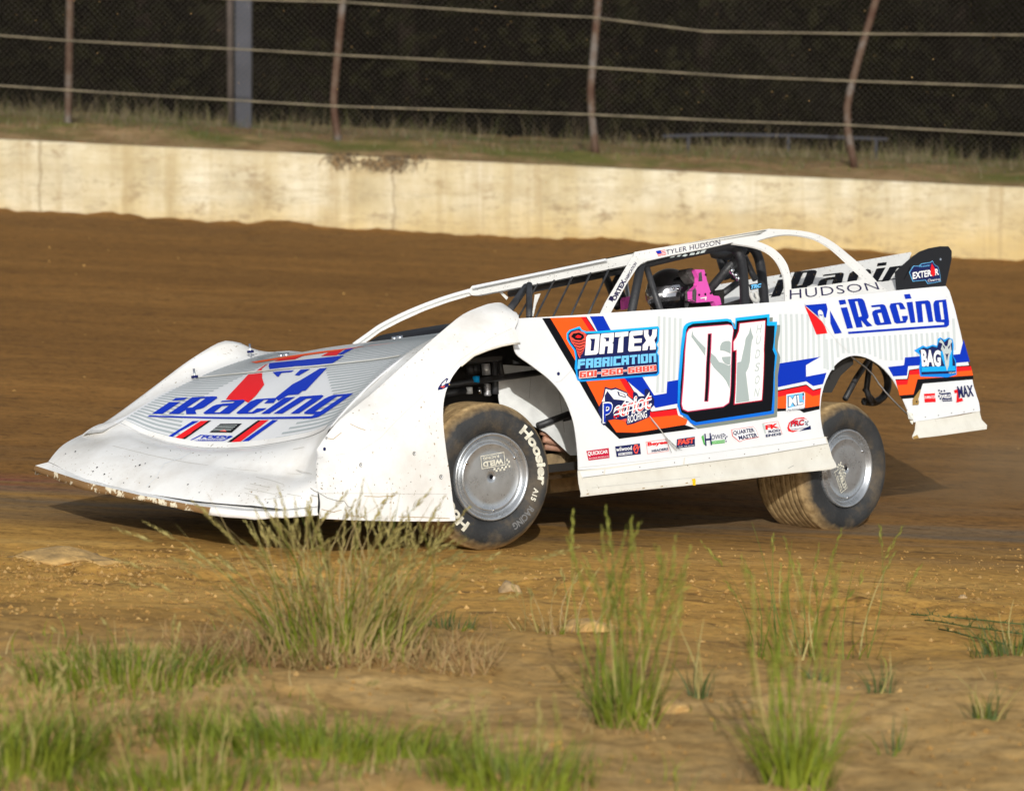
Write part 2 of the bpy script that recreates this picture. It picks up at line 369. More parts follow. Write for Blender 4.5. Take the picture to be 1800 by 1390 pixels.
class Plane:
    step = (9, 9)
    def __init__(s, o, n, warp=None):
        s.o = Vector(o); s.n = Vector(n).normalized(); s.warp = warp
        if s.n.dot(Vector(o_c) - s.o) < 0: s.n = -s.n
        a = Vector((1, 0, 0)); a = a - s.n * a.dot(s.n)
        if a.length < .2: a = Vector((0, 1, 0)); a = a - s.n * a.dot(s.n)
        s.out = tuple(s.n); s.a = a.normalized(); s.b = s.n.cross(s.a)
        if s.b.z < 0: s.b = -s.b
    def par(s, px, py):
        p = Vector(un(px, py, s.n, s.n.dot(s.o))) - s.o; return p.dot(s.a), p.dot(s.b)
    def pt(s, x, y, off=0): return tuple(s.o + s.a * x + s.b * y + s.n * off)
class Height:                                                       # w = h(u, v)
    step = (.06, .08); out = (0, 0, 1)
    def __init__(s, h): s.h = h
    def par(s, px, py):
        D = RC @ ray(px, py)
        best = None; prev = None
        for t in np.linspace(12.5, 18.5, 121):
            p = o_c + D * t; f = p[2] - s.h(p[0], p[1])
            if prev is not None and f * prev[1] <= 0 and 1.9 < p[0] < 3.7 and abs(p[1]) < 1.0:
                a, fa, b_ = prev[0], prev[1], t
                for _ in range(24):
                    mid_ = (a + b_) / 2; q = o_c + D * mid_; fm = q[2] - s.h(q[0], q[1])
                    if fm * fa <= 0: b_ = mid_
                    else: a, fa = mid_, fm
                best = q; break
            prev = (t, f)
        if best is None:
            ts = np.linspace(12.5, 18.5, 121); best = min((o_c + D * t for t in ts if 1.9 < (o_c + D * t)[0] < 3.7), key=lambda p: abs(p[2] - s.h(p[0], p[1])))
        return best[0], best[1]
    def pt(s, u, v, off=0):
        e = .01; du = (s.h(u + e, v) - s.h(u - e, v)) / (2 * e); dv = (s.h(u, v + e) - s.h(u, v - e)) / (2 * e)
        n = Vector((-du, -dv, 1)).normalized(); return (u + n.x * off, v + n.y * off, s.h(u, v) + n.z * off)
def cut2d(verts, faces, step):
    bm = bmesh.new(); vs = [bm.verts.new((x, y, 0)) for x, y in verts]
    for f in faces:
        try: bm.faces.new([vs[i] for i in f])
        except ValueError: pass
    for ax in (0, 1):
        lo, hi = min(p[ax] for p in verts), max(p[ax] for p in verts); st = step[ax]
        k = math.floor(lo / st) + 1
        while k * st < hi:
            co = [0, 0, 0]; no = [0, 0, 0]; co[ax] = k * st; no[ax] = 1
            bmesh.ops.bisect_plane(bm, geom=bm.verts[:] + bm.edges[:] + bm.faces[:], plane_co=co, plane_no=no, dist=1e-6); k += 1
    return bm
LAY = .0014
def put2d(pm, verts, faces, S, mat, layer=1):
    bm = cut2d(verts, faces, S.step)
    bm.verts.index_update()
    vv = [S.pt(v.co.x, v.co.y, layer * LAY) for v in bm.verts]; ff = [[v.index for v in f.verts] for f in bm.faces]
    out = Vector(S.out)
    for i, f in enumerate(ff):                                       # face outwards
        a, b_, c_ = (Vector(vv[k]) for k in f[:3]); n = (b_ - a).cross(c_ - a)
        if n.dot(out) < 0: ff[i] = f[::-1]
    pm.add(vv, ff, mat); bm.free()
def poly(pm, S, loops, mat, layer=1, raw=False):
    """loops of photo points (outline, holes...) laid on the surface S"""
    if loops and not isinstance(loops[0][0], (tuple, list)): loops = [loops]
    if isinstance(S, Height) and not raw: loops = [dense(lp) for lp in loops]
    L2 = [[(p if raw else S.par(*p)) for p in lp] for lp in loops]
    tris = tessellate_polygon([[Vector((x, y, 0)) for x, y in lp] for lp in L2])
    put2d(pm, [p for lp in L2 for p in lp], tris, S, mat, layer)
def panel(pm, S, loops, mat, thick=.006, raw=False, edge=None):
    if loops and not isinstance(loops[0][0], (tuple, list)): loops = [loops]
    L2 = [[(p if raw else S.par(*p)) for p in lp] for lp in loops]
    tris = tessellate_polygon([[Vector((x, y, 0)) for x, y in lp] for lp in L2])
    flat = [p for lp in L2 for p in lp]
    put2d(pm, flat, tris, S, mat, 0)
    put2d(pm, flat, tris, S, edge or mat, -thick / LAY)
    for lp in L2:
        vs, fs = [], []
        pts = []
        for a, b_ in zip(lp, lp[1:] + lp[:1]):
            k = max(1, int(max(abs(a[0] - b_[0]) / S.step[0], abs(a[1] - b_[1]) / S.step[1]) * 2))
            pts += [(a[0] + (b_[0] - a[0]) * i / k, a[1] + (b_[1] - a[1]) * i / k) for i in range(k)]
        for p in pts: vs += [S.pt(*p, 0), S.pt(*p, -thick)]
        n = len(pts)
        for i in range(n): j = (i + 1) % n; fs.append((2 * i, 2 * j, 2 * j + 1, 2 * i + 1))
        pm.add(vs, fs, mat, False)
def crom(pts, k=5):                                                  # smooth open curve through the points
    P = [pts[0]] + list(pts) + [pts[-1]]; out = []
    for i in range(1, len(P) - 2):
        p0, p1, p2, p3 = (np.array(P[j], float) for j in (i - 1, i, i + 1, i + 2))
        for s in range(k):
            t = s / k; out.append(tuple(.5 * ((2 * p1) + (p2 - p0) * t + (2 * p0 - 5 * p1 + 4 * p2 - p3) * t * t + (3 * p1 - p0 - 3 * p2 + p3) * t ** 3)))
    return out + [tuple(pts[-1])]
def dense(lp, d=9.0):
    out = []
    for a, b_ in zip(lp, list(lp[1:]) + [lp[0]]):
        n = max(1, int(math.hypot(b_[0] - a[0], b_[1] - a[1]) / d)); out += [(a[0] + (b_[0] - a[0]) * i / n, a[1] + (b_[1] - a[1]) * i / n) for i in range(n)]
    return out
def grow(loop, d):                                                  # offset a polygon outwards (pixels)
    n = len(loop); A = sum(loop[i][0] * loop[(i + 1) % n][1] - loop[(i + 1) % n][0] * loop[i][1] for i in range(n))
    s = 1 if A > 0 else -1; out = []
    for i in range(n):
        p0, p1, p2 = (Vector(loop[i - 1]), Vector(loop[i]), Vector(loop[(i + 1) % n]))
        e1, e2 = (p1 - p0).normalized(), (p2 - p1).normalized()
        n1, n2 = Vector((e1.y, -e1.x)) * s, Vector((e2.y, -e2.x)) * s
        m_ = n1 + n2; m_ = m_ / max(.35, m_.length_squared / 2) / 1.0 if m_.length > .1 else n1
        out.append(tuple(p1 + m_ * d))
    return out
_txt = {}
def text2d(s, bold=0.0, shear=0.0, space=1.0):
    key = (s, bold, shear, space)
    if key in _txt: return _txt[key]
    cu = bpy.data.curves.new('t', 'FONT'); cu.body = s; cu.size = 1; cu.offset = bold; cu.shear = shear; cu.space_character = space
    cu.resolution_u = 3; cu.fill_mode = 'FRONT'
    ob = bpy.data.objects.new('t', cu); COL.objects.link(ob)
    bpy.context.view_layer.update()
    me = bpy.data.meshes.new_from_object(ob.evaluated_get(bpy.context.evaluated_depsgraph_get()))
    v = [(p.co.x, p.co.y) for p in me.vertices]; f = [tuple(p.vertices) for p in me.polygons]
    bpy.data.objects.remove(ob); bpy.data.curves.remove(cu); bpy.data.meshes.remove(me)
    x0, x1 = min(p[0] for p in v), max(p[0] for p in v); y0, y1 = min(p[1] for p in v), max(p[1] for p in v)
    v = [((x - x0) / (x1 - x0), (y - y0) / (y1 - y0)) for x, y in v]
    _txt[key] = (v, f); return v, f
def bil(q, s, t):
    (ax, ay), (bx, by), (cx_, cy_), (dx, dy) = q                    # BL, BR, TR, TL
    return (ax * (1 - s) * (1 - t) + bx * s * (1 - t) + cx_ * s * t + dx * (1 - s) * t, ay * (1 - s) * (1 - t) + by * s * (1 - t) + cy_ * s * t + dy * (1 - s) * t)
def text(pm, S, s, quad, mat, layer=3, bold=.02, shear=0, space=1.0):
    v, f = text2d(s, bold, shear, space)
    put2d(pm, [S.par(*bil(quad, x, y)) for x, y in v], f, S, mat, layer)
def Q(cx, cy, w, h, slope=-.108, lean=0):
    return [(cx - w / 2 - lean * h / 2, cy + h / 2 - slope * w / 2), (cx + w / 2 - lean * h / 2, cy + h / 2 + slope * w / 2),
            (cx + w / 2 + lean * h / 2, cy - h / 2 + slope * w / 2), (cx - w / 2 + lean * h / 2, cy - h / 2 - slope * w / 2)]
def spot(pm, S, px, py, r, mat, layer=2, n=10, sq=.8):
    poly(pm, S, [(px + r * sq * math.cos(2 * math.pi * i / n), py + r * math.sin(2 * math.pi * i / n)) for i in range(n)], mat, layer)
def line(pm, S, pts, wd, mat, layer=2):
    L_, R_ = [], []
    for i, p in enumerate(pts):
        a, b_ = Vector(pts[max(0, i - 1)]), Vector(pts[min(len(pts) - 1, i + 1)]); d = (b_ - a).normalized(); n = Vector((-d.y, d.x)) * wd / 2
        L_.append(tuple(Vector(p) + n)); R_.append(tuple(Vector(p) - n))
    for i in range(len(pts) - 1): poly(pm, S, [L_[i], L_[i + 1], R_[i + 1], R_[i]], mat, layer)
# ------------------------------------------------------------------ ground
def vnoise(x, y, seed=0):
    xi, yi = np.floor(x).astype(int), np.floor(y).astype(int); xf, yf = x - xi, y - yi
    def h(a, b): 
        n = (a * 374761393 + b * 668265263 + seed * 974711) & 0xffffffff; n = ((n ^ (n >> 13)) * 1274126177) & 0xffffffff
        return ((n ^ (n >> 16)) & 0xffff) / 65535.0
    sx_, sy_ = xf * xf * (3 - 2 * xf), yf * yf * (3 - 2 * yf)
    return (h(xi, yi) * (1 - sx_) + h(xi + 1, yi) * sx_) * (1 - sy_) + (h(xi, yi + 1) * (1 - sx_) + h(xi + 1, yi + 1) * sx_) * sy_
def fbm(x, y, oct=4, seed=0):
    s, a, t = 0, 1, 0
    for o in range(oct): s = s + a * vnoise(x * 2 ** o + 13.7 * o, y * 2 ** o - 7.3 * o, seed + o); t += a; a *= .5
    return s / t - .5
def gz(x, y, detail=True):
    x, y = np.asarray(x, float), np.asarray(y, float)
    grade = -.047 * np.clip(x, -14, 14) * np.clip((y - 9) / 5, .35, 1)
    t = np.clip((y - 17.3) / 20.0, 0, 1); bank = 1.235 * t ** 1.12 + .05 * np.clip((y - 28) / 8, 0, 1) * np.clip(-x / 6, 0, 1)
    z = grade + bank
    z = z + np.clip((y - 37.25) / .28, 0, 1) * .78 + .34 * np.clip((y - 37.6) / 3.0, 0, 1) + .25 * np.clip((y - 41) / 8, 0, 1)
    berm = np.exp(-((y - 10.6) / 1.6) ** 2); z = z + .05 * berm - .10 * np.clip((9.0 - y) / 3, 0, 1)
    if detail:
        k_in = np.clip((13.6 + 1.2 * fbm(x * .7, y * .7, 3, 5) - y) / 1.6, 0, 1)
        z = z + k_in * (.16 * fbm(x * .9, y * .9, 4, 1) + .030 * fbm(x * 4, y * 4, 4, 2) + .022 * fbm(x * 14, y * 14, 3, 3))
        edge = np.exp(-((y - 13.9 - 1.0 * fbm(x * .5, y * .2, 2, 8)) / .55) ** 2)
        z = z + edge * (.09 * fbm(x * 4, y * 5, 4, 11) + .06 * np.clip(fbm(x * 12, y * 12, 3, 12), 0, 1))
        edge2 = np.exp(-((y - 14.6 - .8 * fbm(x * .6, y * .2, 2, 9)) / .5) ** 2); z = z + edge2 * (.03 * fbm(x * 7, y * 9, 4, 14))
        tr = np.clip((y - 14.2) / 1.0, 0, 1) * (y < 37.3)
        z = z + tr * (.014 * fbm(x * .6, y * .9, 3, 21) + .008 * fbm(x * 6, y * 7, 3, 22) * np.clip((19.5 - y) / 2, 0, 1))
        nearw = np.clip((y - 34.5) / 2.4, 0, 1) * (y < 37.3)
        z = z + nearw * (.15 * np.clip(fbm(x * 1.5, y * .8, 5, 31) + .08, 0, 1) + .07 * fbm(x * 6, y * 3, 4, 32))
        back = (y > 37.5); z = z + back * (.14 * fbm(x * .8, y * .8, 4, 41) + .05 * fbm(x * 5, y * 5, 3, 42))
    return z
def steps(*segs):
    out = []
    for a, b_, s in segs: out += list(np.arange(a, b_, s))
    return np.array(out + [segs[-1][1]])
xs = steps((-160, -20, 14), (-20, -8, .8), (-8, -3.4, .1), (-3.4, 3.4, .032), (3.4, 8, .1), (8, 20, .8), (20, 160, 14))
ys = steps((-30, 6, 3), (6, 8.8, .2), (8.8, 14.8, .03), (14.8, 19, .05), (19, 36, .16), (36, 41.5, .07), (41.5, 60, .5), (60, 260, 12))
XX, YY = np.meshgrid(xs, ys); ZZ = gz(XX, YY)
me = bpy.data.meshes.new('ground'); nx, ny = len(xs), len(ys)
vv = np.stack([XX, YY, ZZ], -1).reshape(-1, 3)
ii = (np.arange(ny - 1)[:, None] * nx + np.arange(nx - 1)[None]).reshape(-1)
ff = np.stack([ii, ii + 1, ii + nx + 1, ii + nx], 1)
me.vertices.add(len(vv)); me.vertices.foreach_set('co', vv.reshape(-1)); me.loops.add(ff.size); me.polygons.add(len(ff))
me.loops.foreach_set('vertex_index', ff.reshape(-1)); me.polygons.foreach_set('loop_start', np.arange(len(ff)) * 4); me.polygons.foreach_set('loop_total', np.full(len(ff), 4))
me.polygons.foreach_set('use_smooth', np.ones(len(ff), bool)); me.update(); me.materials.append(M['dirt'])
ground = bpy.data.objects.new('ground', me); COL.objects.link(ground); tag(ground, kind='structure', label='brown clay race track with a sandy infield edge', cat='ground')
def gzf(x, y): return float(gz(x, y))
def on_ground(px, py):
    d = ray(px, py); lo, hi = 7.0, 60.0
    ts = np.linspace(lo, hi, 900); P = C0[None] + d[None] * ts[:, None]; f = P[:, 2] - gz(P[:, 0], P[:, 1], False)
    k = np.argmax(f < 0); t = ts[k - 1] + (ts[k] - ts[k - 1]) * f[k - 1] / (f[k - 1] - f[k]); p = C0 + d * t
    return Vector((p[0], p[1], gzf(p[0], p[1])))

# ------------------------------------------------------------------ concrete wall
pm = PM(); rows = []
wx = steps((-30, -9, 1.5), (-9, 9, .09), (9, 30, 1.5))
for x in wx:
    g0 = -.047 * max(-14, min(14, x)); top = g0 + 2.085 + .010 * fbm(np.array(x * 1.5), np.array(.3), 3, 51).item() - .05 * max(0, fbm(np.array(x * 2.2), np.array(4.), 3, 53).item() - .16) * (abs(x + 1.9) < 1.2)
    fr = 37.22 + .008 * fbm(np.array(x * 3), np.array(1.), 3, 52).item()
    rows.append([(x, 37.62, 1.2 + g0), (x, 37.62, top - .01), (x, fr + .03, top), (x, fr, top - .025), (x, fr - .002, top - .28), (x, fr - .012, g0 + 1.45), (x, fr - .02, g0 + .9)])
rows = [[(p[0], p[1], p[2]) for p in r_] for r_ in rows]
grid(pm, rows, 'stained_concrete')
wall = pm.build('concrete_wall', recalc=True); 
for v in wall.data.vertices: v.co.z -= 1.25
wall.location = (0, 0, 1.25)
tag(wall, 'low cream concrete retaining wall stained with clay behind the track', 'wall')
# roots and dry weeds hanging over the wall
def overhang(name, px, wpx, n, label):
    c = at(px, 290, 37.3); c.z = -.047 * c.x + 2.09
    pm = PM()
    for i in range(n):
        x = random.gauss(0, wpx / 149 / 2.4); l = random.uniform(.04, .20); p0 = Vector((x, .12, .0)); p1 = Vector((x + random.uniform(-.03, .03), -.02, .015)); p2 = Vector((x + random.uniform(-.07, .07), -.10, -l * .5)); p3 = Vector((x + random.uniform(-.1, .1), -.09 - random.random() * .02, -l))
        tube(pm, [p0, p1, p2, p3], [.008, .006, .002], random.choice(['root_brown', 'grass_dead', 'root_brown']), 4, False)
    ob = pm.build(name); ob.location = c; tag(ob, label, 'roots'); return ob
overhang('root_clump', 598, 30, 60, 'small brown root clump hanging over the wall top, left of two')
overhang('root_clump', 682, 60, 150, 'wider brown root clump hanging over the wall top, right of two')

# ------------------------------------------------------------------ fence
fence = empty('chain_link_fence', (0, 39.9, 2.3)); tag(fence, 'rusty chain link catch fence with leaning posts behind the wall', 'fence')
def rel(ob, loc=Vector((0, 39.9, 2.3))): 
    for v in ob.data.vertices: v.co -= loc
    return ob
YF = 39.9
posts = [[(124, -60), (122, 60), (119, 228)], [(606, -60), (603, 0), (588, 150), (586, 190), (595, 230)], [(1056, -60), (1052, 0), (1042, 110), (1037, 175), (1049, 262)], [(1556, -60), (1540, 0), (1498, 140), (1486, 205), (1502, 274)],
         [(-340, -60), (-345, 200)], [(1990, -60), (1985, 290)], [(-800, -90), (-806, 180)], [(2440, -40), (2452, 315)], [(-1270, -100), (-1262, 160)], [(2900, -20), (2890, 335)]]
for k, pp in enumerate(posts):
    pm = PM(); q = [at(x, y, YF) for x, y in pp]; q[-1].z -= .15
    tube(pm, q, .048, 'rusty_pipe', 10, True, 1)
    for t in (.35, .62): 
        p = q[0].lerp(q[-1], t)
    rel(pm.build('fence_post', fence))
cables = [[(-1800, -190), (-400, -70), (0, -28), (430, 0), (600, 4), (900, 24), (1040, 31), (1240, 56), (1520, 60), (1800, 62), (2200, 76), (3400, 150)],
          [(-1800, -60), (-400, 30), (0, 63), (122, 72), (475, 90), (592, 97), (900, 112), (1045, 119), (1300, 135), (1500, 143), (1800, 153), (2200, 176), (3400, 245)],
          [(-1800, 45), (-400, 118), (0, 151), (122, 159), (330, 172), (590, 187), (900, 197), (1045, 202), (1300, 214), (1488, 220), (1800, 237), (2200, 258), (3400, 330)]]
for cc_ in cables:
    pm = PM(); tube(pm, [at(x, y, YF - .06) for x, y in cc_], .0105, 'wire_cable', 6); rel(pm.build('fence_cable', fence))
pm = PM(); X0, X1, Z0, Z1 = -17.0, 17.0, 0.0, 3.1
pitch = .076
def wire(pm, a, b_, r=.0024):
    a, b_ = Vector(a), Vector(b_); n = 6; q = [a.lerp(b_, i / n) for i in range(n + 1)]
    q = [p + Vector((.02 * math.sin(p.x * 2.1 + p.z * 3), .03 * math.sin(p.x * 1.7) + .05 * math.sin(p.x * .9 + p.z), .02 * math.sin(p.x * 2.7))) for p in q]
    tube(pm, q, r, 'fence_wire', 3, False)
for k in range(int((X1 - X0 + Z1) / pitch) + 1):
    for s in (1, -1):
        x0 = X0 - Z1 + k * pitch if s == 1 else X0 + k * pitch
        z_off = lambda x: 2.12 - .047 * max(-14, min(14, x))
        x1 = x0 + s * Z1
        wire(pm, (x0, YF, z_off(x0)), (x1, YF, z_off(x1) + Z1))
wm = rel(pm.build('wire_mesh', fence))
# ------------------------------------------------------------------ grey pole, guard rail, woods behind
pm = PM(); p0, p1 = at(428, 225, 43.0), at(430, -220, 43.0)
rows = [[(p.x + dx, p.y + dy, p.z) for dx, dy in ((-.105, -.1), (.105, -.1), (.105, .12), (-.105, .12))] for p in (p0 - Vector((0, 0, .3)), p0.lerp(p1, .5), p1)]
grid(pm, rows, 'pole_grey', True, False); pm.add(rows[-1], [(0, 1, 2, 3)], 'pole_grey', False)
po = empty('utility_pole', (p0.x, 43, p0.z)); ob = pm.build('shaft', po)
pm = PM(); tube(pm, [(p0.x - .165, 42.98, p0.z - .2), (p0.x - .175, 42.98, p1.z)], .045, 'pole_brown', 8); tube(pm, [(p0.x - .108, 42.88, p0.z - .2), (p0.x - .108, 42.88, p1.z)], .012, 'pad_black', 6); o2 = pm.build('conduit', po)
for o_ in (ob, o2):
    for v in o_.data.vertices: v.co -= Vector(po.location)
tag(po, 'square grey pole standing behind the fence near the left', 'pole')
pm = PM(); gr = empty('guard_rail', at(1340, 238, 42.2)); q = [at(1165, 240, 42.2), at(1260, 237, 42.2), at(1395, 239, 42.2), at(1560, 245, 42.2)]
tube(pm, q, .02, 'pole_grey', 8); 
r1 = pm.build('rail', gr); rr_ = [r1]
for x, y in ((1210, 238), (1386, 238), (1540, 244)):
    pm = PM(); a = at(x, y, 42.2); tube(pm, [a + Vector((0, 0, 0)), a - Vector((0, 0, .4))], .016, 'pole_grey', 6); rr_.append(pm.build('post', gr))
for o_ in rr_:
    for v in o_.data.vertices: v.co -= Vector(gr.location)
tag(gr, 'low grey pipe rail in the grass beyond the fence', 'rail')

def leaf_cards(pm, centres, n, spread, size, mat, flat=.5):
    """n leaf-sized faces scattered about each centre"""
    c = np.array(centres); idx = rng.integers(0, len(c), n)
    p = c[idx] + rng.normal(0, 1, (n, 3)) * np.asarray(spread)
    a = rng.normal(0, 1, (n, 3)); a /= np.linalg.norm(a, axis=1, keepdims=True)
    b_ = np.cross(a, rng.normal(0, 1, (n, 3)) + np.array([0, 0, flat])); b_ /= np.linalg.norm(b_, axis=1, keepdims=True)
    s = size * rng.uniform(.5, 1.3, (n, 1)); a, b_ = a * s, b_ * s * .55
    vs = np.stack([p - a, p + b_, p + a, p - b_], 1).reshape(-1, 3)
    pm.add(vs.tolist(), (np.arange(n)[:, None] * 4 + np.arange(4)).tolist(), mat, False)
def tree_proto(name, rad, lean, seed):
    rs = random.Random(seed); t = empty(name)
    pm = PM(); pts = [(lean * z * .05 + .06 * math.sin(z * .9 + seed), .05 * math.cos(z * .7 + seed), z) for z in (-.5, .0, .6, 2, 4, 6, 8, 10.5)]
    tube(pm, pts, [rad * 1.5, rad * 1.15, rad, rad * .9, rad * .8, rad * .65, rad * .45, rad * .15], 'bark', 10)
    for i in range(9):
        z = rs.uniform(3.4, 8.5); a = rs.uniform(0, 6.28); l = rs.uniform(1.0, 2.4); b0 = Vector((lean * z * .05, 0, z)); d = Vector((math.cos(a), math.sin(a), .45))
        tube(pm, [b0, b0 + d * l * .5, b0 + d * l + Vector((0, 0, .25))], [rad * .35, rad * .2, .015], 'bark', 6)
    pm.build('trunk', t)
    pm = PM(); cs = []
    for i in range(34):
        a = rs.uniform(0, 6.28); r_ = 3.4 * math.sqrt(rs.random()); z = rs.uniform(2.75, 7.8); k = 1 - .30 * abs(z - 5) / 4; cs.append((r_ * k * math.cos(a), r_ * k * math.sin(a), z))
    leaf_cards(pm, cs, 4200, (.60, .60, .34), .25, 'leaf_dark')  # unseen crowns above the view, packed dense to keep sun off the woods
    pm.build('unseen_crown', t); return t
tp = [tree_proto('pine_tree', .17, .5, 3), tree_proto('pine_tree', .13, -.6, 9)]
spots = [(-4.5, 50.5, 1), (-5.8, 51.5, 0), (-1.6, 52.6, 1), (-8.6, 50, 0), (1.6, 54.2, 1), (4.4, 53.7, 0), (7.2, 52.4, 1), (9.6, 49.8, 0), (-10.6, 49.5, 1), (-7.0, 55.5, 0), (-2.9, 57, 1), (1.2, 57.6, 0), (5.8, 57.1, 1), (9.4, 55.4, 0), (-9.8, 56, 1), (-3.3, 54.0, 0), (3.0, 51.5, 1), (-12, 50, 0), (11.5, 50, 1),
         (-4, 60, 1), (0, 60.5, 0), (4, 60, 1), (8, 60, 0), (-8, 60.5, 1), (-15, 49, 1), (15, 49, 0), (-12.5, 57.5, 1), (12.5, 57.5, 0), (-18.5, 50, 0), (18.5, 50, 1), (10.6, 45, 0), (-10.8, 45, 0), (14, 44.6, 1), (-14, 44.6, 1)] + [(s_ * x_, 50 + 3 * ((i_ * 7) % 3), i_ % 2) for s_ in (-1, 1) for i_, x_ in enumerate((21, 23.5, 26, 29, 32, 35))] + [(s_ * x_, 58 + 2 * (i_ % 2), i_ % 2) for s_ in (-1, 1) for i_, x_ in enumerate((16.5, 20, 24, 28, 33))]
used = set()
for x, y, k in spots:
    o = tp[k] if k not in used else copy_tree(tp[k]); used.add(k)
    o.location = (x, y, gzf(x, y)); o.rotation_euler.z = random.uniform(0, 6.28); s = random.uniform(1.22, 1.38); o.scale = (s, s, s)
    tag(o, 'dark tree trunk standing in the unlit woods behind the fence', 'tree', 'trees in the dark woods behind the fence')
# deep woods that close the view
pm = PM()
xx = np.linspace(-48, 48, 160); zz = np.linspace(0, 14, 26)
rows = [[(x, 66 + 2.2 * noise.noise((x * .35, z * .45, 3)) + .8 * noise.noise((x * 1.3, z * 1.3, 8)), z + 1.5) for x in xx] for z in zz]
grid(pm, rows, 'leaf_far'); rows2 = [[(x, 69.5, z + 1.5) for x in xx] for z in zz]; grid(pm, rows2, 'leaf_far')
cs = [(random.uniform(-40, 40), random.uniform(60, 65.5), random.uniform(1.5, 12) * random.random() ** .3 + 1.5) for _ in range(760)]
leaf_cards(pm, cs, 26000, (.8, .6, .8), .24, 'leaf_far')
cs = [(random.uniform(-20, 20), random.uniform(47.6, 50.2), 2.6 + 3.6 * random.random() ** 1.2) for _ in range(300)]
leaf_cards(pm, cs, 10500, (.42, .4, .55), .15, 'leaf_far')
tag(pm.build('far_woods'), 'unlit mass of trees deep in the woods behind the fence', 'woods', kind='stuff')

# ------------------------------------------------------------------ grass
def blade(pm, base, h, az, lean, wd, mat, seg=4, curve=1.6, head=None, headlen=.25):
    d = Vector((math.cos(az), math.sin(az), 0)); kx, ky = random.gauss(0, .07) * h, random.gauss(0, .05) * h; face = Vector((1, 0, 0)) if abs(d.x) < .9 else Vector((.5, .86, 0)); pts = []
    for i in range(seg + 1):
        t = i / seg; pts.append(Vector(base) + d * (lean * h * t ** curve) + Vector((kx * math.sin(3.5 * t), ky * math.sin(2.6 * t), h * t * (1 - .22 * min(lean, 1.6) * t))))
    vs, fs = [], []
    for i, p in enumerate(pts):
        w_ = wd * (1 - .85 * (i / seg)) * .5; vs += [p - face * w_, p + face * w_]
    for i in range(seg): fs.append((2 * i, 2 * i + 1, 2 * i + 3, 2 * i + 2))
    pm.add(vs, fs, mat)
    if head:
        a, b_ = pts[-1], pts[-2]; dr = (a - b_).normalized(); n = max(8, int(headlen * h / .0075)); o_ = dr.orthogonal().normalized()
        for k in range(n):
            t = k / n; p = a - dr * (headlen * h * (1 - t)); q = Matrix.Rotation(k * 2.4, 3, dr) @ o_; s = .0155 * (1 - .5 * t) * random.uniform(.6, 1.2); cr = q.cross(dr)
            pm.add([p, p + q * s * .55 + dr * s * 1.1 + cr * s * .28, p + q * s * .75 + dr * s * 2.6, p + q * s * .45 + dr * s * 1.2 - cr * s * .28], [(0, 1, 2, 3)], head)
def tuft(name, px, py, label, cat='grass tuft', group='grass tufts on the infield', tall=30, hpx=(150, 300), dead=0, short=40, hshort=(40, 120), spread=.06, lean=(.05, .5), mats=('grass_green', 'grass_bright'), head='grass_seed', seedp=.8, wide=1.0, az=None):
    c = on_ground(px, py); sc = c.y / F; t = PM()
    def b0(k=1):
        a = random.uniform(0, 6.28); r_ = spread * k * math.sqrt(random.random()); x, y = r_ * math.cos(a) * wide, r_ * math.sin(a); return Vector((x, y, gzf(c.x + x, c.y + y) - c.z - .01)), a
    for i in range(tall):
        p, a = b0(); blade(t, p, random.uniform(*hpx) * sc, a if random.random() < .7 else random.uniform(0, 6.28), random.uniform(*lean), random.uniform(.0055, .0085), random.choice(mats + ('grass_seed',)), 5, 1.5, head if random.random() < seedp else None, random.uniform(.15, .32))
    for i in range(short):
        p, a = b0(1.25); blade(t, p, random.uniform(*hshort) * sc, a, random.uniform(.1, .9), random.uniform(.005, .010), random.choice(mats), 4, 1.8)
    for i in range(dead):
        p, a = b0(2.1); p.y -= .03; blade(t, p, random.uniform(25, 80) * sc, random.uniform(0, 6.28), random.uniform(.3, 1.5), random.uniform(.004, .008), random.choice(('grass_dead', 'grass_dead', 'grass_straw')), 4, .8)
    ob = t.build(name); ob.location = c; return tag(ob, label, cat, group)
random.seed(21)
tuft('grass_tuft', 592, 1158, 'largest grass tuft with seed heads and a dry brown skirt, below the car nose', tall=200, hpx=(150, 325), dead=1100, short=200, hshort=(60, 180), spread=.17, lean=(.04, 1.25), mats=('grass_green', 'grass_straw', 'grass_straw', 'grass_bright', 'grass_seed'), wide=1.6)
tuft('grass_tuft', 1098, 1262, 'tall narrow green tuft below the car door, left of the other tall ones', tall=46, hpx=(220, 400), dead=60, short=110, hshort=(40, 150), spread=.085, lean=(.0, .32), mats=('grass_bright', 'grass_green'), head='seed_green')
tuft('grass_tuft', 1400, 1372, 'tall yellow-green tuft at the bottom edge, right of centre', tall=36, hpx=(230, 420), dead=30, short=170, hshort=(60, 190), spread=.085, lean=(.0, .25), mats=('grass_bright', 'grass_bright'), head='seed_green')
tuft('grass_tuft', 1425, 1140, 'sparse tall seed stalks below the rear wheel', tall=22, hpx=(140, 260), short=8, spread=.16, lean=(.05, .45), mats=('grass_green',), wide=1.6, head='seed_green')
tuft('grass_tuft', 1230, 1215, 'small dark green sprig between the two tall tufts', tall=6, hpx=(70, 165), short=14, hshort=(30, 90), spread=.03, lean=(.1, .5), mats=('grass_blue',), head=None)
tuft('grass_tuft', 1545, 1218, 'thin dark green sprig leaning left of the rightmost sprig', tall=6, hpx=(70, 120), short=14, hshort=(30, 80), spread=.04, lean=(.1, .5), mats=('grass_blue',), head=None)
tuft('grass_tuft', 1732, 1258, 'spreading dark green sprig on sand near the right edge', tall=10, hpx=(50, 120), short=22, hshort=(30, 90), spread=.05, lean=(.3, 1.0), mats=('grass_blue', 'grass_green'), head=None)
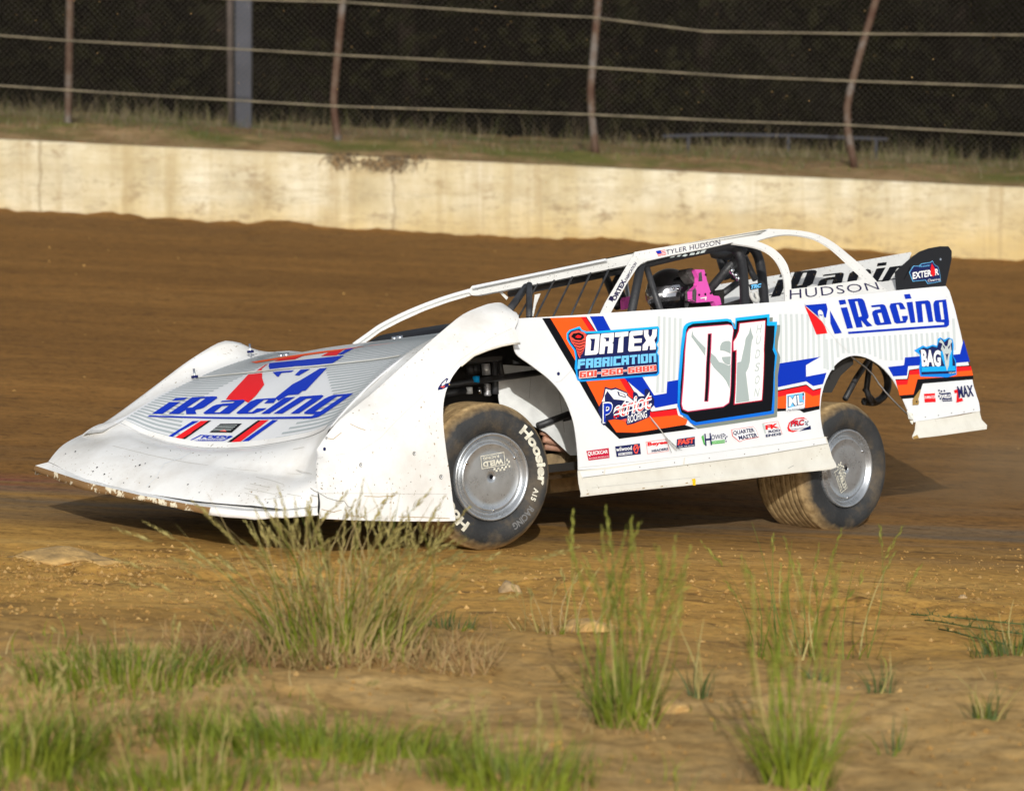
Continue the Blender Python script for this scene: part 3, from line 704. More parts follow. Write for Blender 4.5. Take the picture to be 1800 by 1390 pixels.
tuft('grass_tuft', 1785, 1150, 'green clump at the right edge beside the creeping runners', tall=16, hpx=(60, 120), short=60, hshort=(30, 80), spread=.10, lean=(.2, .8), mats=('grass_blue', 'grass_green'), head=None, wide=1.5)
tuft('grass_tuft', 780, 1118, 'low dark green sprig right beside the large dry tuft', tall=2, hpx=(30, 50), short=60, hshort=(14, 40), spread=.07, lean=(.2, .8), mats=('grass_blue', 'grass_green'), head=None, wide=1.6)
tuft('grass_tuft', 900, 1395, 'green clump cut by the bottom edge in the middle', tall=14, hpx=(80, 190), short=260, hshort=(30, 110), spread=.15, lean=(.05, .6), mats=('grass_green', 'grass_bright'), wide=1.3)
tuft('grass_tuft', 225, 1205, 'low spreading green patch at the left with a single taller stalk', tall=7, hpx=(60, 130), short=620, hshort=(14, 70), spread=.15, lean=(.2, 1.2), mats=('grass_green', 'grass_bright', 'grass_green', 'grass_straw'), wide=1.9)
tuft('grass_tuft', 560, 1310, 'long green patch below the dry tuft at the lower left', tall=18, hpx=(70, 160), short=700, hshort=(14, 85), spread=.15, lean=(.2, 1.2), mats=('grass_bright', 'grass_green', 'grass_bright'), wide=2.6)
tuft('grass_tuft', 30, 1340, 'tall bright green clump in the lower left corner', tall=34, hpx=(90, 210), short=420, hshort=(30, 120), spread=.16, lean=(.1, 1.0), mats=('grass_bright', 'grass_green'), wide=1.3)
tuft('grass_tuft', 330, 1385, 'pale seed stalks standing in the lower left grass', tall=16, hpx=(120, 230), short=160, hshort=(30, 90), spread=.14, lean=(.05, .4), mats=('grass_bright', 'grass_green'), wide=1.6)
tuft('grass_tuft', 975, 1120, 'thin pale stalks beside the sandy clod under the door', tall=9, hpx=(70, 140), short=20, hshort=(20, 60), dead=12, spread=.09, lean=(.1, .5), mats=('grass_straw', 'grass_green'), wide=1.6)
tuft('grass_tuft', 1440, 1200, 'tiny flat green sprig on the sand below the seed stalks', tall=0, short=22, hshort=(14, 36), spread=.04, lean=(.5, 1.0), mats=('grass_blue', 'grass_green'), head=None)
tuft('grass_tuft', 1570, 1300, 'few flattened green blades on bare sand at the lower right', tall=0, short=9, hshort=(40, 80), spread=.05, lean=(.8, 1.5), mats=('grass_green', 'grass_blue'), head=None)
# creeping runner at right
t = PM(); c = on_ground(1640, 1085)
for i in range(3):
    a = on_ground(1600 + i * 25, 1082 + i * 14) - c; b_ = on_ground(1800, 1100 + i * 22) - c
    q = [a.lerp(b_, k / 5) + Vector((0, random.uniform(-.02, .02), .015)) for k in range(6)]
    tube(t, q, .004, 'grass_blue', 4)
    for k in range(26):
        p = a.lerp(b_, random.random()) + Vector((0, 0, .012)); blade(t, p, random.uniform(.02, .05), random.uniform(0, 6.28), random.uniform(.6, 1.6), .006, 'grass_blue', 3)
ob = t.build('creeping_grass'); ob.location = c; tag(ob, 'flat green grass runner creeping in from the right edge', 'grass runner')
# low ground cover
t = PM()
for i in range(1900):
    u_ = random.random()
    if u_ < .50: px, py = random.gauss(250, 240), random.choice((random.gauss(1290, 14), random.gauss(1378, 16)))
    elif u_ < .8: px, py = random.gauss(160, 170), random.gauss(1205, 30)
    elif u_ < .93: px, py = random.gauss(860, 200), random.gauss(1385, 20)
    else: px, py = random.uniform(0, 1800), random.uniform(1120, 1385)
    if py < 1080 or py > 1440: continue
    if px > 700 and random.random() < .5: continue
    p = on_ground(px, py); blade(t, p, random.uniform(.02, .11) if u_ < .93 else random.uniform(.02, .06), random.uniform(0, 6.28), random.uniform(.1, .8), random.uniform(.003, .007), random.choice(('grass_green', 'grass_bright', 'grass_green', 'grass_straw')), 3)
tag(t.build('ground_grass'), 'sparse short green grass growing on the sandy infield', 'grass', kind='stuff')
# grass on the bank behind the wall
t = PM()
for i in range(15000):
    x = random.uniform(-8.5, 8.5); band = random.random(); y = random.uniform(37.7, 39.6) if band < .22 else (random.uniform(39.6, 42.5) if band < .6 else random.uniform(42, 46.5))
    dens = .55 + fbm(np.array(x * .9), np.array(y * .9), 3, 77).item() * 2.2
    if random.random() > dens * (.8 if y < 39.6 else .75): continue
    left = x < 1.0
    h = random.uniform(.02, .08) if y < 39.3 else random.uniform(.03, .16) * (1.7 if (y > 41.5) else 1)
    if y > 41.5 and (random.random() < .25): h *= 1.7
    mt = random.choice(('bank_green', 'bank_green', 'bank_straw', 'grass_blue')) if y < 41 else random.choice(('bank_straw', 'bank_straw', 'bank_green', 'bank_straw'))
    blade(t, (x, y, gzf(x, y) - .02), h, random.uniform(0, 6.28), random.uniform(.05, .8), random.uniform(.008, .016), mt, 3)
tag(t.build('bank_grass'), 'rough grass on the bank between the wall and the woods', 'grass', kind='stuff')
# ------------------------------------------------------------------ clods, stones, dirt in the air
def lump(name, px, py, wpx, hpx, mat, label, cat, seed):
    c = on_ground(px, py); s = c.y / F; bm = bmesh.new(); bmesh.ops.create_icosphere(bm, subdivisions=3, radius=1)
    for v in bm.verts:
        n = noise.noise(v.co * 1.6 + Vector((seed, 0, 0))) * .45 + noise.noise(v.co * 5 + Vector((0, seed, 0))) * .16
        v.co *= 1 + n; v.co = Vector((v.co.x * wpx * s / 2, v.co.y * wpx * s / 2.3, v.co.z * hpx * s * .55 + hpx * s * .12)); v.co.z += gzf(c.x + v.co.x, c.y + v.co.y) - c.z
    me = bpy.data.meshes.new(name); bm.to_mesh(me); bm.free(); me.materials.append(M[mat])
    for p in me.polygons: p.use_smooth = True
    ob = bpy.data.objects.new(name, me); COL.objects.link(ob); ob.location = c; return tag(ob, label, cat)
lump('stone', 895, 1040, 42, 26, 'stone', 'pale tan stone on the track edge below the front wheel', 'stone', 1.3)
lump('clay_clod', 1030, 1112, 92, 30, 'pale_clod', 'broad sandy clod beside the tall green tuft', 'clod', 4.1)
lump('clay_clod', 1185, 1232, 62, 22, 'pale_clod', 'low sandy clod right of the tall green tuft', 'clod', 6.1)
lump('clay_clod', 112, 985, 190, 17, 'pale_clod', 'wide flat pale clay slab below the car nose tip', 'clod', 8.3)
lump('stone', 1692, 1048, 14, 9, 'stone', 'tiny tan stone near the right edge of the track', 'stone', 2.3)
t = PM()
def pebble(t, p, s, mat):
    o_ = [Vector((1, 0, 0)), Vector((-1, 0, 0)), Vector((0, 1, 0)), Vector((0, -1, 0)), Vector((0, 0, 1)), Vector((0, 0, -1))]
    vs = [Vector(p) + q * s * random.uniform(.5, 1.2) for q in o_]; t.add(vs, [(0, 2, 4), (2, 1, 4), (1, 3, 4), (3, 0, 4), (2, 0, 5), (1, 2, 5), (3, 1, 5), (0, 3, 5)], mat, False)
for i in range(4200):
    u_ = random.random()
    if u_ < .55: px, py = random.uniform(-20, 1820), random.gauss(1040, 48)
    elif u_ < .75: px, py = random.gauss(130, 110), random.gauss(1003, 20)
    else: px, py = random.uniform(-20, 1820), random.uniform(980, 1390)
    if py < 960 or py > 1400: continue
    p = on_ground(px, py); pebble(t, p + Vector((0, 0, .002)), random.choice((.003, .004, .005, .006, .008, .012)), random.choice(('clod', 'clod', 'clod', 'clod', 'clod', 'clod', 'clod', 'pale_clod')))
for i in range(160):
    x, y = random.uniform(-6.5, 6.5), random.uniform(19, 36.9); pebble(t, (x, y, gzf(x, y) + .001), random.choice((.006, .008, .014)), 'clod')
tag(t.build('loose_crumbs'), 'loose crumbs of clay scattered over the track edge', 'dirt', kind='stuff')
t = PM()
for i in range(170):
    y = random.uniform(20, 39); px, py = random.uniform(0, 1800), random.uniform(0, 1, ) ** 1.4 * 330; p = at(px, py, y); pebble(t, p, random.uniform(.002, .0055), 'pale_clod')
tag(t.build('flying_dirt'), 'specks of clay flying in the air above the wall', 'dirt', kind='stuff')
# ------------------------------------------------------------------ the race car (built in its own axes)
car = empty('race_car'); car.matrix_world = CARM
tag(car, 'white dirt track race car numbered 01 with blue and orange stripes leaning through the corner', 'race car')
bpy.context.view_layer.update()
S = Side()
# --- left side panel: door and quarter in one, with its wheel opening and printed graphics
pm = PM()
top_e = [(905, 560), (960, 557), (1010, 554), (1060, 550.5), (1120, 546.5), (1200, 541.5), (1300, 535.5), (1360, 531), (1415, 527), (1500, 519), (1570, 511), (1640, 504.5), (1663, 503)]
rear_e = [(1669, 512), (1679, 545), (1692, 600), (1704, 645), (1712, 680), (1721, 708), (1723, 722)]
arch_r = [(1607, 742), (1600, 730), (1592, 712), (1583, 692), (1573, 672), (1560, 655), (1545, 641), (1526, 630), (1505, 625), (1488, 628), (1472, 638), (1460, 653), (1450, 674), (1444, 697), (1442, 722), (1444, 745), (1449, 768), (1456, 785)]
arch_f = [(1017, 826), (1016, 800), (1012, 762), (1006, 733), (991, 697), (966, 667), (934, 642), (908, 622), (902, 600)]
panel(pm, S, top_e + rear_e + crom(arch_r, 3) + crom(arch_f, 4), 'white_wrap', .005)
z6 = lambda *p: Z(940, 540, 3.913, p); z8 = lambda *p: Z(1360, 620, 8.683, p); z7 = lambda *p: Z(1560, 580, 6.95, p)
# stripes in front of the number
poly(pm, S, z6((50, 76), (105, 74), (190, 215), (280, 372), (460, 720), (520, 800), (560, 860), (700, 862), (1030, 808), (1110, 835), (580, 905), (480, 810), (370, 625), (260, 430)), 'd_black', 1)
poly(pm, S, z6((105, 74), (315, 67), (640, 590), (720, 700), (760, 762), (980, 740), (1050, 775), (1040, 806), (700, 862), (560, 860), (460, 720), (280, 372), (190, 215)), 'd_orange', 1)
poly(pm, S, z6((315, 67), (348, 66), (690, 600), (800, 722), (975, 699), (985, 742), (760, 762), (720, 700), (640, 590)), 'd_red', 1)
poly(pm, S, z6((348, 66), (354, 66), (694, 598), (803, 717), (975, 693), (975, 699), (800, 722), (690, 600)), 'd_black', 1)
poly(pm, S, z6((378, 64), (470, 61), (525, 165), (740, 480), (820, 606), (905, 592), (910, 512), (995, 498), (995, 660), (830, 692), (790, 640), (610, 485), (430, 165)), 'd_blue', 1)
# between number and wheel opening
poly(pm, S, z8((-20, 195), (105, 160), (710, 62), (490, 190), (492, 365), (803, 305), (750, 478), (600, 508), (495, 435), (-20, 542)), 'd_blue', 1)
poly(pm, S, z8((-20, 588), (495, 484), (600, 566), (724, 534), (722, 548), (600, 580), (495, 500), (-20, 606)), 'd_black', 1)
poly(pm, S, z8((-20, 606), (495, 500), (600, 580), (722, 548), (708, 640), (590, 662), (475, 592), (-20, 690)), 'd_red', 1)
poly(pm, S, z8((-20, 690), (475, 592), (590, 662), (708, 640), (698, 806), (470, 845), (-20, 850)), 'd_orange', 1)
poly(pm, S, z8((-20, 850), (470, 845), (698, 806), (697, 862), (455, 916), (395, 876), (-20, 900)), 'd_black', 1)
# behind the wheel opening
poly(pm, S, z7((5, 452), (200, 430), (212, 336), (395, 320), (800, 302), (885, 294), (928, 116), (1004, 388), (835, 402), (385, 432), (250, 442), (236, 556), (68, 566)), 'd_blue', 1)
poly(pm, S, z7((95, 602), (240, 596), (264, 486), (380, 470), (840, 442), (1012, 430), (1016, 440), (840, 452), (380, 480), (272, 494), (248, 606), (98, 612)), 'd_black', 1)
poly(pm, S, z7((98, 612), (248, 606), (272, 494), (380, 480), (840, 452), (1016, 440), (1030, 492), (850, 508), (262, 548), (240, 664), (112, 674)), 'd_red', 1)
poly(pm, S, z7((112, 674), (240, 664), (262, 548), (850, 508), (1030, 492), (1042, 554), (365, 602), (316, 786), (146, 800)), 'd_orange', 1)
poly(pm, S, z7((146, 800), (316, 786), (365, 602), (1042, 554), (1050, 602), (430, 655), (372, 826), (172, 842)), 'd_black', 1)
# grey pinstripes
for x in np.arange(1156, 1196, 9.4):
    poly(pm, S, [(x, 556 + (x - 1156) * .1), (x + 4.5, 556 + (x - 1156) * .1), (x + 1.5, 690), (x - 3, 690)], 'd_pin', .6)
for x in np.arange(1369, 1450, 9.6):
    yb = min(648, 648 - (x - 1380) * .35) if x < 1444 else 648
    poly(pm, S, [(x, 552), (x + 4.6, 552), (x + 6.0, yb), (x + 1.4, yb)], 'd_pin', .6)
for x in np.arange(1450, 1681, 9.3):
    yb = 650 if x < 1462 else (632 - (x - 1462) * .6 if x < 1475 else (621 if x < 1520 else lerp_poly(x, [1520, 1545, 1560, 1590, 1690], [621, 632, 634, 632, 612])))
    yt = 596 - (x - 1450) * .06 if x < 1668 else 560
    poly(pm, S, [(x, yt), (x + 4.6, yt), (x + 7, yb), (x + 2.4, yb)], 'd_pin', .6)
# number 01
zn = lambda pts, d=0: [(1180 + (x + d) / 6.62, 550 + (y + d) / 6.62) for x, y in pts]
N_out = [(130, 190), (140, 158), (170, 125), (230, 103), (640, 68), (690, 80), (735, 180), (742, 60), (1138, 15), (1135, 105), (1225, 103), (1222, 180), (1200, 300), (1195, 400), (1226, 480), (1218, 560), (1197, 700), (1188, 1172), (1050, 1195), (270, 1310), (215, 1280), (165, 1215), (100, 1180), (64, 1080), (72, 800), (100, 450)]
N_blk = [(165, 200), (185, 160), (240, 128), (640, 98), (690, 112), (722, 190), (745, 190), (752, 95), (1108, 55), (1105, 150), (1195, 150), (1185, 330), (1172, 430), (1200, 500), (1185, 690), (1158, 1140), (285, 1272), (225, 1245), (185, 1190), (110, 1160), (90, 1080), (98, 850), (130, 450)]
D0 = [(170, 240), (195, 195), (240, 178), (655, 145), (692, 158), (706, 205), (690, 330), (680, 640), (668, 950), (655, 1045), (590, 1090), (180, 1145), (125, 1120), (110, 1060), (150, 450)]
SL = [(410, 245), (458, 240), (440, 640), (418, 1036), (368, 1038), (388, 640)]
D1 = [(785, 130), (1078, 96), (1062, 430), (1064, 480), (1038, 1015), (725, 1060), (742, 700), (748, 432), (712, 442), (712, 340), (745, 290), (775, 215)]
poly(pm, S, zn(N_out, 38), 'd_shadow', 2); poly(pm, S, zn(N_out), 'd_fade', 3); poly(pm, S, zn(N_blk), 'd_black', 4)
poly(pm, S, [zn(grow(D0, 11)), zn(grow(SL, -9))], 'd_pinkline', 5); poly(pm, S, zn(grow(D1, 11)), 'd_crimson', 5)
poly(pm, S, [zn(D0), zn(SL)], 'd_white', 6); poly(pm, S, zn(D1), 'd_white', 6)
for pl in ([(226, 205), (240, 260), (300, 330), (383, 412), (378, 505), (300, 395), (240, 312), (218, 285)], [(446, 470), (500, 515), (540, 575), (590, 588), (650, 618), (674, 605), (662, 885), (625, 800), (580, 740), (480, 640), (436, 570)],
           [(552, 440), (553, 390), (572, 350), (610, 332), (660, 330), (677, 350), (674, 478), (640, 462), (600, 446)], [(570, 518), (674, 510), (668, 604), (640, 608), (606, 590), (582, 560)],
           [(906, 165), (920, 235), (940, 285), (922, 330), (910, 420), (900, 560), (882, 640), (852, 700), (870, 850), (893, 1028), (735, 1051), (748, 700), (752, 580), (796, 570), (815, 480), (838, 380), (850, 300), (888, 240)]):
    poly(pm, S, zn(pl), 'd_silh', 7)
for ch, x, y in zip('HUDSON', (1004, 996, 990, 984, 982, 976), (190, 320, 482, 635, 783, 930)):
    cx_, cy_ = 1180 + x / 6.62, 550 + y / 6.62; text(pm, S, ch, Q(cx_, cy_, 8.2, 15.5, -.08, .18), 'd_grey', 8, .01)
# ORTEX FABRICATION board
zv = lambda *p: Z(990, 560, 10, p)
B_out = zv((60, 260), (110, 205), (280, 145), (320, 205), (400, 235), (640, 225), (1660, 142), (1680, 180), (1668, 400), (1630, 455), (1665, 520), (1640, 600), (1670, 650), (1680, 960), (1640, 1000), (300, 1105), (250, 1080), (225, 1010), (222, 930), (200, 880), (215, 690), (190, 560), (110, 450), (60, 360))
poly(pm, S, grow(B_out, .6), 'd_fade', 2)
poly(pm, S, zv((80, 270), (125, 220), (270, 180), (310, 225), (390, 265), (640, 260), (1640, 180), (1655, 190), (1645, 390), (1605, 452), (1645, 520), (1620, 600), (1650, 655), (1655, 940), (1625, 975), (310, 1075), (270, 1050), (245, 1000), (240, 900), (235, 690), (210, 555), (130, 445), (80, 360)), 'd_navy', 3)
poly(pm, S, zv((90, 300), (130, 245), (240, 210), (350, 240), (398, 290), (390, 400), (370, 500), (330, 600), (275, 705), (245, 640), (210, 520), (130, 420)), 'd_coral', 4)
poly(pm, S, zv((120, 320), (160, 268), (260, 250), (340, 290), (350, 340), (300, 385), (200, 380)), 'd_black', 5)
poly(pm, S, zv((190, 330), (230, 290), (300, 310), (290, 345), (230, 350)), 'd_red', 6)
for k, (a, b_, y) in enumerate(((135, 380, 390), (165, 375, 440), (195, 350, 495), (220, 340, 545), (240, 325, 590), (255, 310, 630))):
    poly(pm, S, zv((a, y), ((a + b_) / 2, y + 28), (b_, y - 8), (b_, y + 6), ((a + b_) / 2, y + 44), (a + 8, y + 14)), 'd_black', 5)
# stencil letters in a unit box
ST = {'O': [[(0, 0), (.86, 0), (1, .08), (1, 1), (.1, 1), (0, .9)], [(.40, .2), (.64, .2), (.68, .78), (.30, .80), (.40, .66)]],
      'R': [[(0, 0), (.38, 0), (.40, .36), (.62, .36), (.6, 0), (1, 0), (1, .44), (.92, .50), (1, .56), (1, 1), (.05, 1), (0, .9)], [(.42, .6), (.66, .6), (.66, .78), (.2, .80), (.42, .70)]],
      'T': [[(.28, 0), (.70, 0), (.66, .76), (1, .78), (1, 1), (0, 1), (0, .78), (.5, .76), (.32, .70)]],
      'E': [[(.08, 0), (.95, 0), (.95, .22), (.42, .24), (.42, .40), (.97, .40), (.97, .60), (.40, .62), (.28, .76), (1, .78), (1, 1), (.12, 1), (.02, .9), (0, .08)]],
      'X': [[(0, 0), (.38, 0), (.42, .20), (.55, .20), (.55, 0), (1, 0), (.96, .26), (.84, .46), (1, .66), (1, 1), (.66, 1), (.64, .74), (.5, .62), (.36, .80), (.36, 1), (0, 1), (.06, .7), (.24, .47), (0, .28)]],
      'F': [[(0, 0), (.36, 0), (.36, .34), (.96, .36), (.96, .62), (.36, .60), (.36, .70), (1, .72), (1, 1), (.05, 1), (0, .9)]],
      'A': [[(0, 0), (.36, 0), (.36, .3), (.62, .3), (.62, 0), (1, 0), (1, 1), (.06, 1), (0, .9)], [(.36, .56), (.62, .56), (.62, .74), (.36, .74)]],
      'B': [[(0, 0), (1, 0), (1, .44), (.92, .5), (1, .56), (1, 1), (.05, 1), (0, .9)], [(.36, .2), (.64, .2), (.64, .38), (.36, .38)], [(.36, .6), (.64, .6), (.64, .78), (.36, .78)]],
      'I': [[(0, 0), (1, 0), (1, 1), (0, 1)]], 'C': [[(0, 0), (1, 0), (1, .26), (.38, .26), (.38, .74), (1, .74), (1, 1), (.05, 1), (0, .9)]],
      'U': [[(0, .06), (.06, 0), (1, 0), (1, 1), (.66, 1), (.66, .26), (.36, .26), (.36, 1), (0, 1)]], 'N': [[(0, 0), (.36, 0), (.36, .72), (.64, .72), (.64, 0), (1, 0), (1, 1), (0, 1)]]}
def stencil(pm, S, s, q, mat, layer, gap=.08, widths={}):
    ws = [widths.get(c, .28 if c == 'I' else 1) for c in s]; tot = sum(ws) + gap * (len(s) - 1); x = 0
    for c, w_ in zip(s, ws):
        poly(pm, S, [[bil(q, (x + px * w_) / tot, py) for px, py in lp] for lp in ST[c]], mat, layer); x += w_ + gap
stencil(pm, S, 'ORTEX', zv((362, 652), (1612, 545), (1632, 190), (392, 292)), 'd_white', 5, .07)
stencil(pm, S, 'FABRICATION', zv((232, 892), (1622, 768), (1618, 612), (242, 722)), 'd_sky', 5, .10)
DG = {'0': [[(0, 0), (1, 0), (1, 1), (0, 1)], [(.36, .24), (.64, .24), (.64, .76), (.36, .76)]], '1': [[(0, 0), (1, 0), (1, 1), (.0, 1)]], '-': [[(0, .42), (1, .42), (1, .62), (0, .62)]],
      '2': [[(0, 0), (1, 0), (1, .24), (.36, .24), (.36, .38), (1, .38), (1, 1), (0, 1), (0, .76), (.64, .76), (.64, .62), (0, .62)]],
      '6': [[(0, 0), (1, 0), (1, .62), (.36, .62), (.36, .76), (1, .76), (1, 1), (0, 1)], [(.36, .22), (.64, .22), (.64, .40), (.36, .40)]],
      '9': [[(0, 0), (1, 0), (1, 1), (0, 1), (0, .38), (.64, .38), (.64, .24), (0, .24)], [(.36, .60), (.64, .60), (.64, .78), (.36, .78)]],
      '8': [[(0, 0), (1, 0), (1, .46), (.94, .5), (1, .54), (1, 1), (0, 1), (0, .54), (.06, .5), (0, .46)], [(.34, .2), (.66, .2), (.66, .38), (.34, .38)], [(.34, .62), (.66, .62), (.66, .8), (.34, .8)]]}
ST.update(DG)
W1 = {'1': .40, '-': .55}
for s_, q in (('601-260-6889', zv((268, 1048), (1622, 918), (1618, 822), (274, 938))),):
    ws = [W1.get(k, 1) for k in s_]; tot = sum(ws) + .14 * (len(s_) - 1); x = 0
    for k, w_ in zip(s_, ws):
        a = [bil(q, (x - .05) / tot, -.10), bil(q, (x + w_ + .05) / tot, -.10), bil(q, (x + w_ + .05) / tot, 1.10), bil(q, (x - .05) / tot, 1.10)]
        poly(pm, S, a if k != '-' else [bil(q, (x - .02) / tot, .34), bil(q, (x + w_ + .02) / tot, .34), bil(q, (x + w_ + .02) / tot, .70), bil(q, (x - .02) / tot, .70)], 'd_white', 4); x += w_ + .14
    stencil(pm, S, s_, q, 'd_coral', 5, .14, W1)
# roofing board
zr = lambda *p: Z(1040, 670, 15, p)
poly(pm, S, zr((340, 150), (500, 200), (620, 165), (930, 300), (960, 390), (1080, 470), (1080, 300), (1130, 280), (1190, 320), (1230, 400), (1390, 390), (1385, 230), (1440, 190), (1520, 240), (1560, 350), (1640, 480), (1640, 620), (1540, 740), (1530, 900), (1480, 960), (1100, 1120), (920, 1160), (880, 1040), (600, 1000), (400, 1040), (380, 1130), (310, 1170), (240, 1090), (250, 1000), (200, 880), (160, 760), (200, 640), (250, 560), (290, 400)), 'd_navy', 2)
poly(pm, S, zr((355, 205), (500, 245), (620, 215), (920, 330), (900, 370), (1080, 520), (1050, 560), (780, 500), (570, 480), (430, 300), (400, 260), (330, 380), (330, 540), (250, 540), (320, 380)), 'd_white', 3)
poly(pm, S, zr((655, 270), (860, 350), (885, 445), (690, 385)), 'd_navy', 4); poly(pm, S, zr((695, 300), (835, 360), (855, 420), (715, 370)), 'd_white', 5)
text(pm, S, 'P', zr((270, 1120), (480, 1080), (560, 540), (210, 560)), 'd_white', 3, .06, .15)
text(pm, S, 'P', zr((300, 1090), (470, 1060), (530, 575), (240, 600)), 'd_blue', 4, .02, .15)
text(pm, S, 'atriot', zr((520, 1010), (1560, 740), (1560, 260), (590, 560)), 'd_white', 3, .06, .12)
text(pm, S, 'atriot', zr((550, 985), (1545, 720), (1545, 285), (610, 585)), 'd_red', 4, -.012, .12)
for k in range(4): poly(pm, S, zr((560 + k * 10, 880 - k * 70), (1560, 600 - k * 70), (1560, 630 - k * 70), (560 + k * 10, 915 - k * 70)), 'd_white', 5) if k % 2 == 0 else None
text(pm, S, 'ROOFING', zr((930, 1125), (1440, 960), (1430, 770), (930, 915)), 'd_white', 4, .02)
poly(pm, S, zr((760, 1020), (910, 985), (905, 1060), (880, 1075)), 'd_coral', 3)
# quarter logo
zq = lambda *p: Z(1400, 500, 6, p)
poly(pm, S, [zq((85, 219), (310, 201), (325, 262), (308, 350), (288, 346), (276, 292), (262, 272), (240, 266), (222, 284), (226, 326), (238, 348))], 'd_blue', 2)
poly(pm, S, zq((232, 315), (272, 322), (262, 335)), 'd_blue', 2)
poly(pm, S, zq((82, 224), (215, 345), (270, 398), (300, 450), (322, 515), (208, 529)), 'd_red', 2)
poly(pm, S, zq((350, 275), (475, 512), (400, 523), (355, 410)), 'd_blue', 2)
GL = [[[(440, 168), (510, 160), (522, 205), (455, 217)]], [[(463, 247), (530, 240), (593, 460), (530, 468)]],
      [[(537, 158), (660, 147), (690, 152), (712, 175), (760, 335), (755, 355), (738, 368), (745, 385), (800, 437), (740, 447), (678, 378), (695, 450), (630, 457)], [(612, 180), (640, 177), (686, 335), (655, 345)]],
      [[(783, 222), (905, 208), (930, 220), (945, 250), (1000, 418), (850, 432), (825, 415), (795, 310), (800, 285), (830, 268), (885, 260), (876, 235), (790, 243)], [(852, 305), (892, 298), (922, 400), (886, 405)]],
      [[(990, 202), (1095, 190), (1118, 203), (1150, 260), (1092, 265), (1075, 212), (1047, 215), (1095, 388), (1120, 385), (1108, 334), (1170, 330), (1172, 360), (1150, 405), (1055, 415), (1030, 400), (978, 235)]],
      [[(1130, 107), (1193, 100), (1210, 148), (1145, 156)]], [[(1157, 190), (1220, 182), (1252, 402), (1200, 407)]],
      [[(1250, 180), (1378, 167), (1402, 180), (1413, 210), (1440, 394), (1388, 399), (1352, 205), (1316, 209), (1334, 398), (1278, 402)]],
      [[(1445, 190), (1460, 170), (1575, 158), (1607, 390), (1605, 430), (1580, 450), (545, 523), (540, 500), (1555, 425), (1553, 400), (1480, 398), (1462, 380), (1440, 215)], [(1500, 190), (1535, 186), (1557, 368), (1525, 372)]]]
for lp in GL: poly(pm, S, [zq(*l) for l in lp], 'd_blue', 2)
_GQ = ((530, 468), (1615, 395), (1575, 158), (463, 247))
def gl_norm(x, y):                                                   # letter shapes -> unit box of the word
    s, t = .5, .5
    for _ in range(30):
        px, py = bil(_GQ, s, t); e = 1e-4
        ax, ay = bil(_GQ, s + e, t); bx, by = bil(_GQ, s, t + e)
        J = np.array([[(ax - px) / e, (bx - px) / e], [(ay - py) / e, (by - py) / e]]); d = np.linalg.solve(J, [x - px, y - py]); s += d[0]; t += d[1]
        if abs(d[0]) + abs(d[1]) < 1e-7: break
    return s, t
GN = [[[gl_norm(*p) for p in l] for l in lp] for lp in GL]
def word(pm, S, quad, mat, layer, skip=(), sag=0):
    for k, lp in enumerate(GN):
        if k not in skip: poly(pm, S, [[(lambda q, s_: (q[0], q[1] + sag * math.sin(math.pi * min(1, max(0, s_)))))(bil(quad, *p), p[0]) for p in dense_n(l)] for l in lp], mat, layer)
def dense_n(l): return [(x / 300, y / 60) for x, y in dense([(x * 300, y * 60) for x, y in l], 12)]
# BAG board
poly(pm, S, z7((320, 250), (430, 190), (470, 210), (550, 180), (600, 195), (610, 110), (640, 90), (690, 120), (740, 92), (790, 110), (805, 180), (800, 320), (835, 380), (840, 545), (730, 580), (395, 570), (380, 460), (400, 380), (385, 300)), 'd_fade', 2)
poly(pm, S, z7((375, 255), (430, 215), (480, 230), (540, 200), (600, 215), (625, 130), (650, 105), (690, 150), (740, 105), (780, 125), (790, 320), (820, 390), (825, 530), (410, 545), (400, 470), (430, 440), (410, 320)), 'd_navy', 3)
poly(pm, S, z7((405, 455), (815, 440), (825, 500), (405, 515)), 'd_cyan', 4); poly(pm, S, z7((640, 260), (780, 250), (785, 440), (690, 450), (650, 330)), 'd_cyan', 4)
text(pm, S, 'BAG', z7((410, 450), (640, 450), (640, 250), (395, 240)), 'd_white', 5, .05, .0)
poly(pm, S, z7((615, 150), (640, 115), (670, 150), (690, 200), (720, 200), (735, 125), (765, 110), (780, 150), (760, 170), (770, 260), (745, 330), (740, 430), (715, 505), (695, 430), (680, 330), (660, 260), (640, 240), (660, 170)), 'd_grey', 5)
poly(pm, S, z7((655, 180), (690, 215), (680, 240)), 'd_navy', 6); poly(pm, S, z7((760, 180), (725, 215), (735, 240)), 'd_navy', 6); poly(pm, S, z7((690, 290), (712, 300), (735, 285), (728, 305), (712, 380), (700, 310)), 'd_navy', 6)
text(pm, S, 'GOAT', z7((740, 535), (825, 530), (825, 515), (740, 518)), 'd_white', 5, .02)
# ML board
poly(pm, S, z8((185, 640), (450, 600), (470, 620), (465, 850), (200, 905), (180, 880)), 'd_white', 3); poly(pm, S, z8((195, 655), (440, 612), (455, 640), (450, 780), (200, 850)), 'd_sky', 4)
text(pm, S, 'ML', z8((200, 835), (440, 790), (420, 630), (205, 668)), 'd_navy', 5, .06); text(pm, S, 'ML', z8((210, 828), (435, 784), (412, 640), (212, 676)), 'd_white', 6, .025)
text(pm, S, 'Performance', z8((195, 900), (465, 855), (465, 825), (195, 865)), 'd_navy', 5, .0, .2)
poly(pm, S, z8((425, 618), (446, 612), (446, 650), (428, 655)), 'd_black', 5); poly(pm, S, z8((428, 665), (446, 660), (446, 720), (428, 725)), 'd_coral', 5)
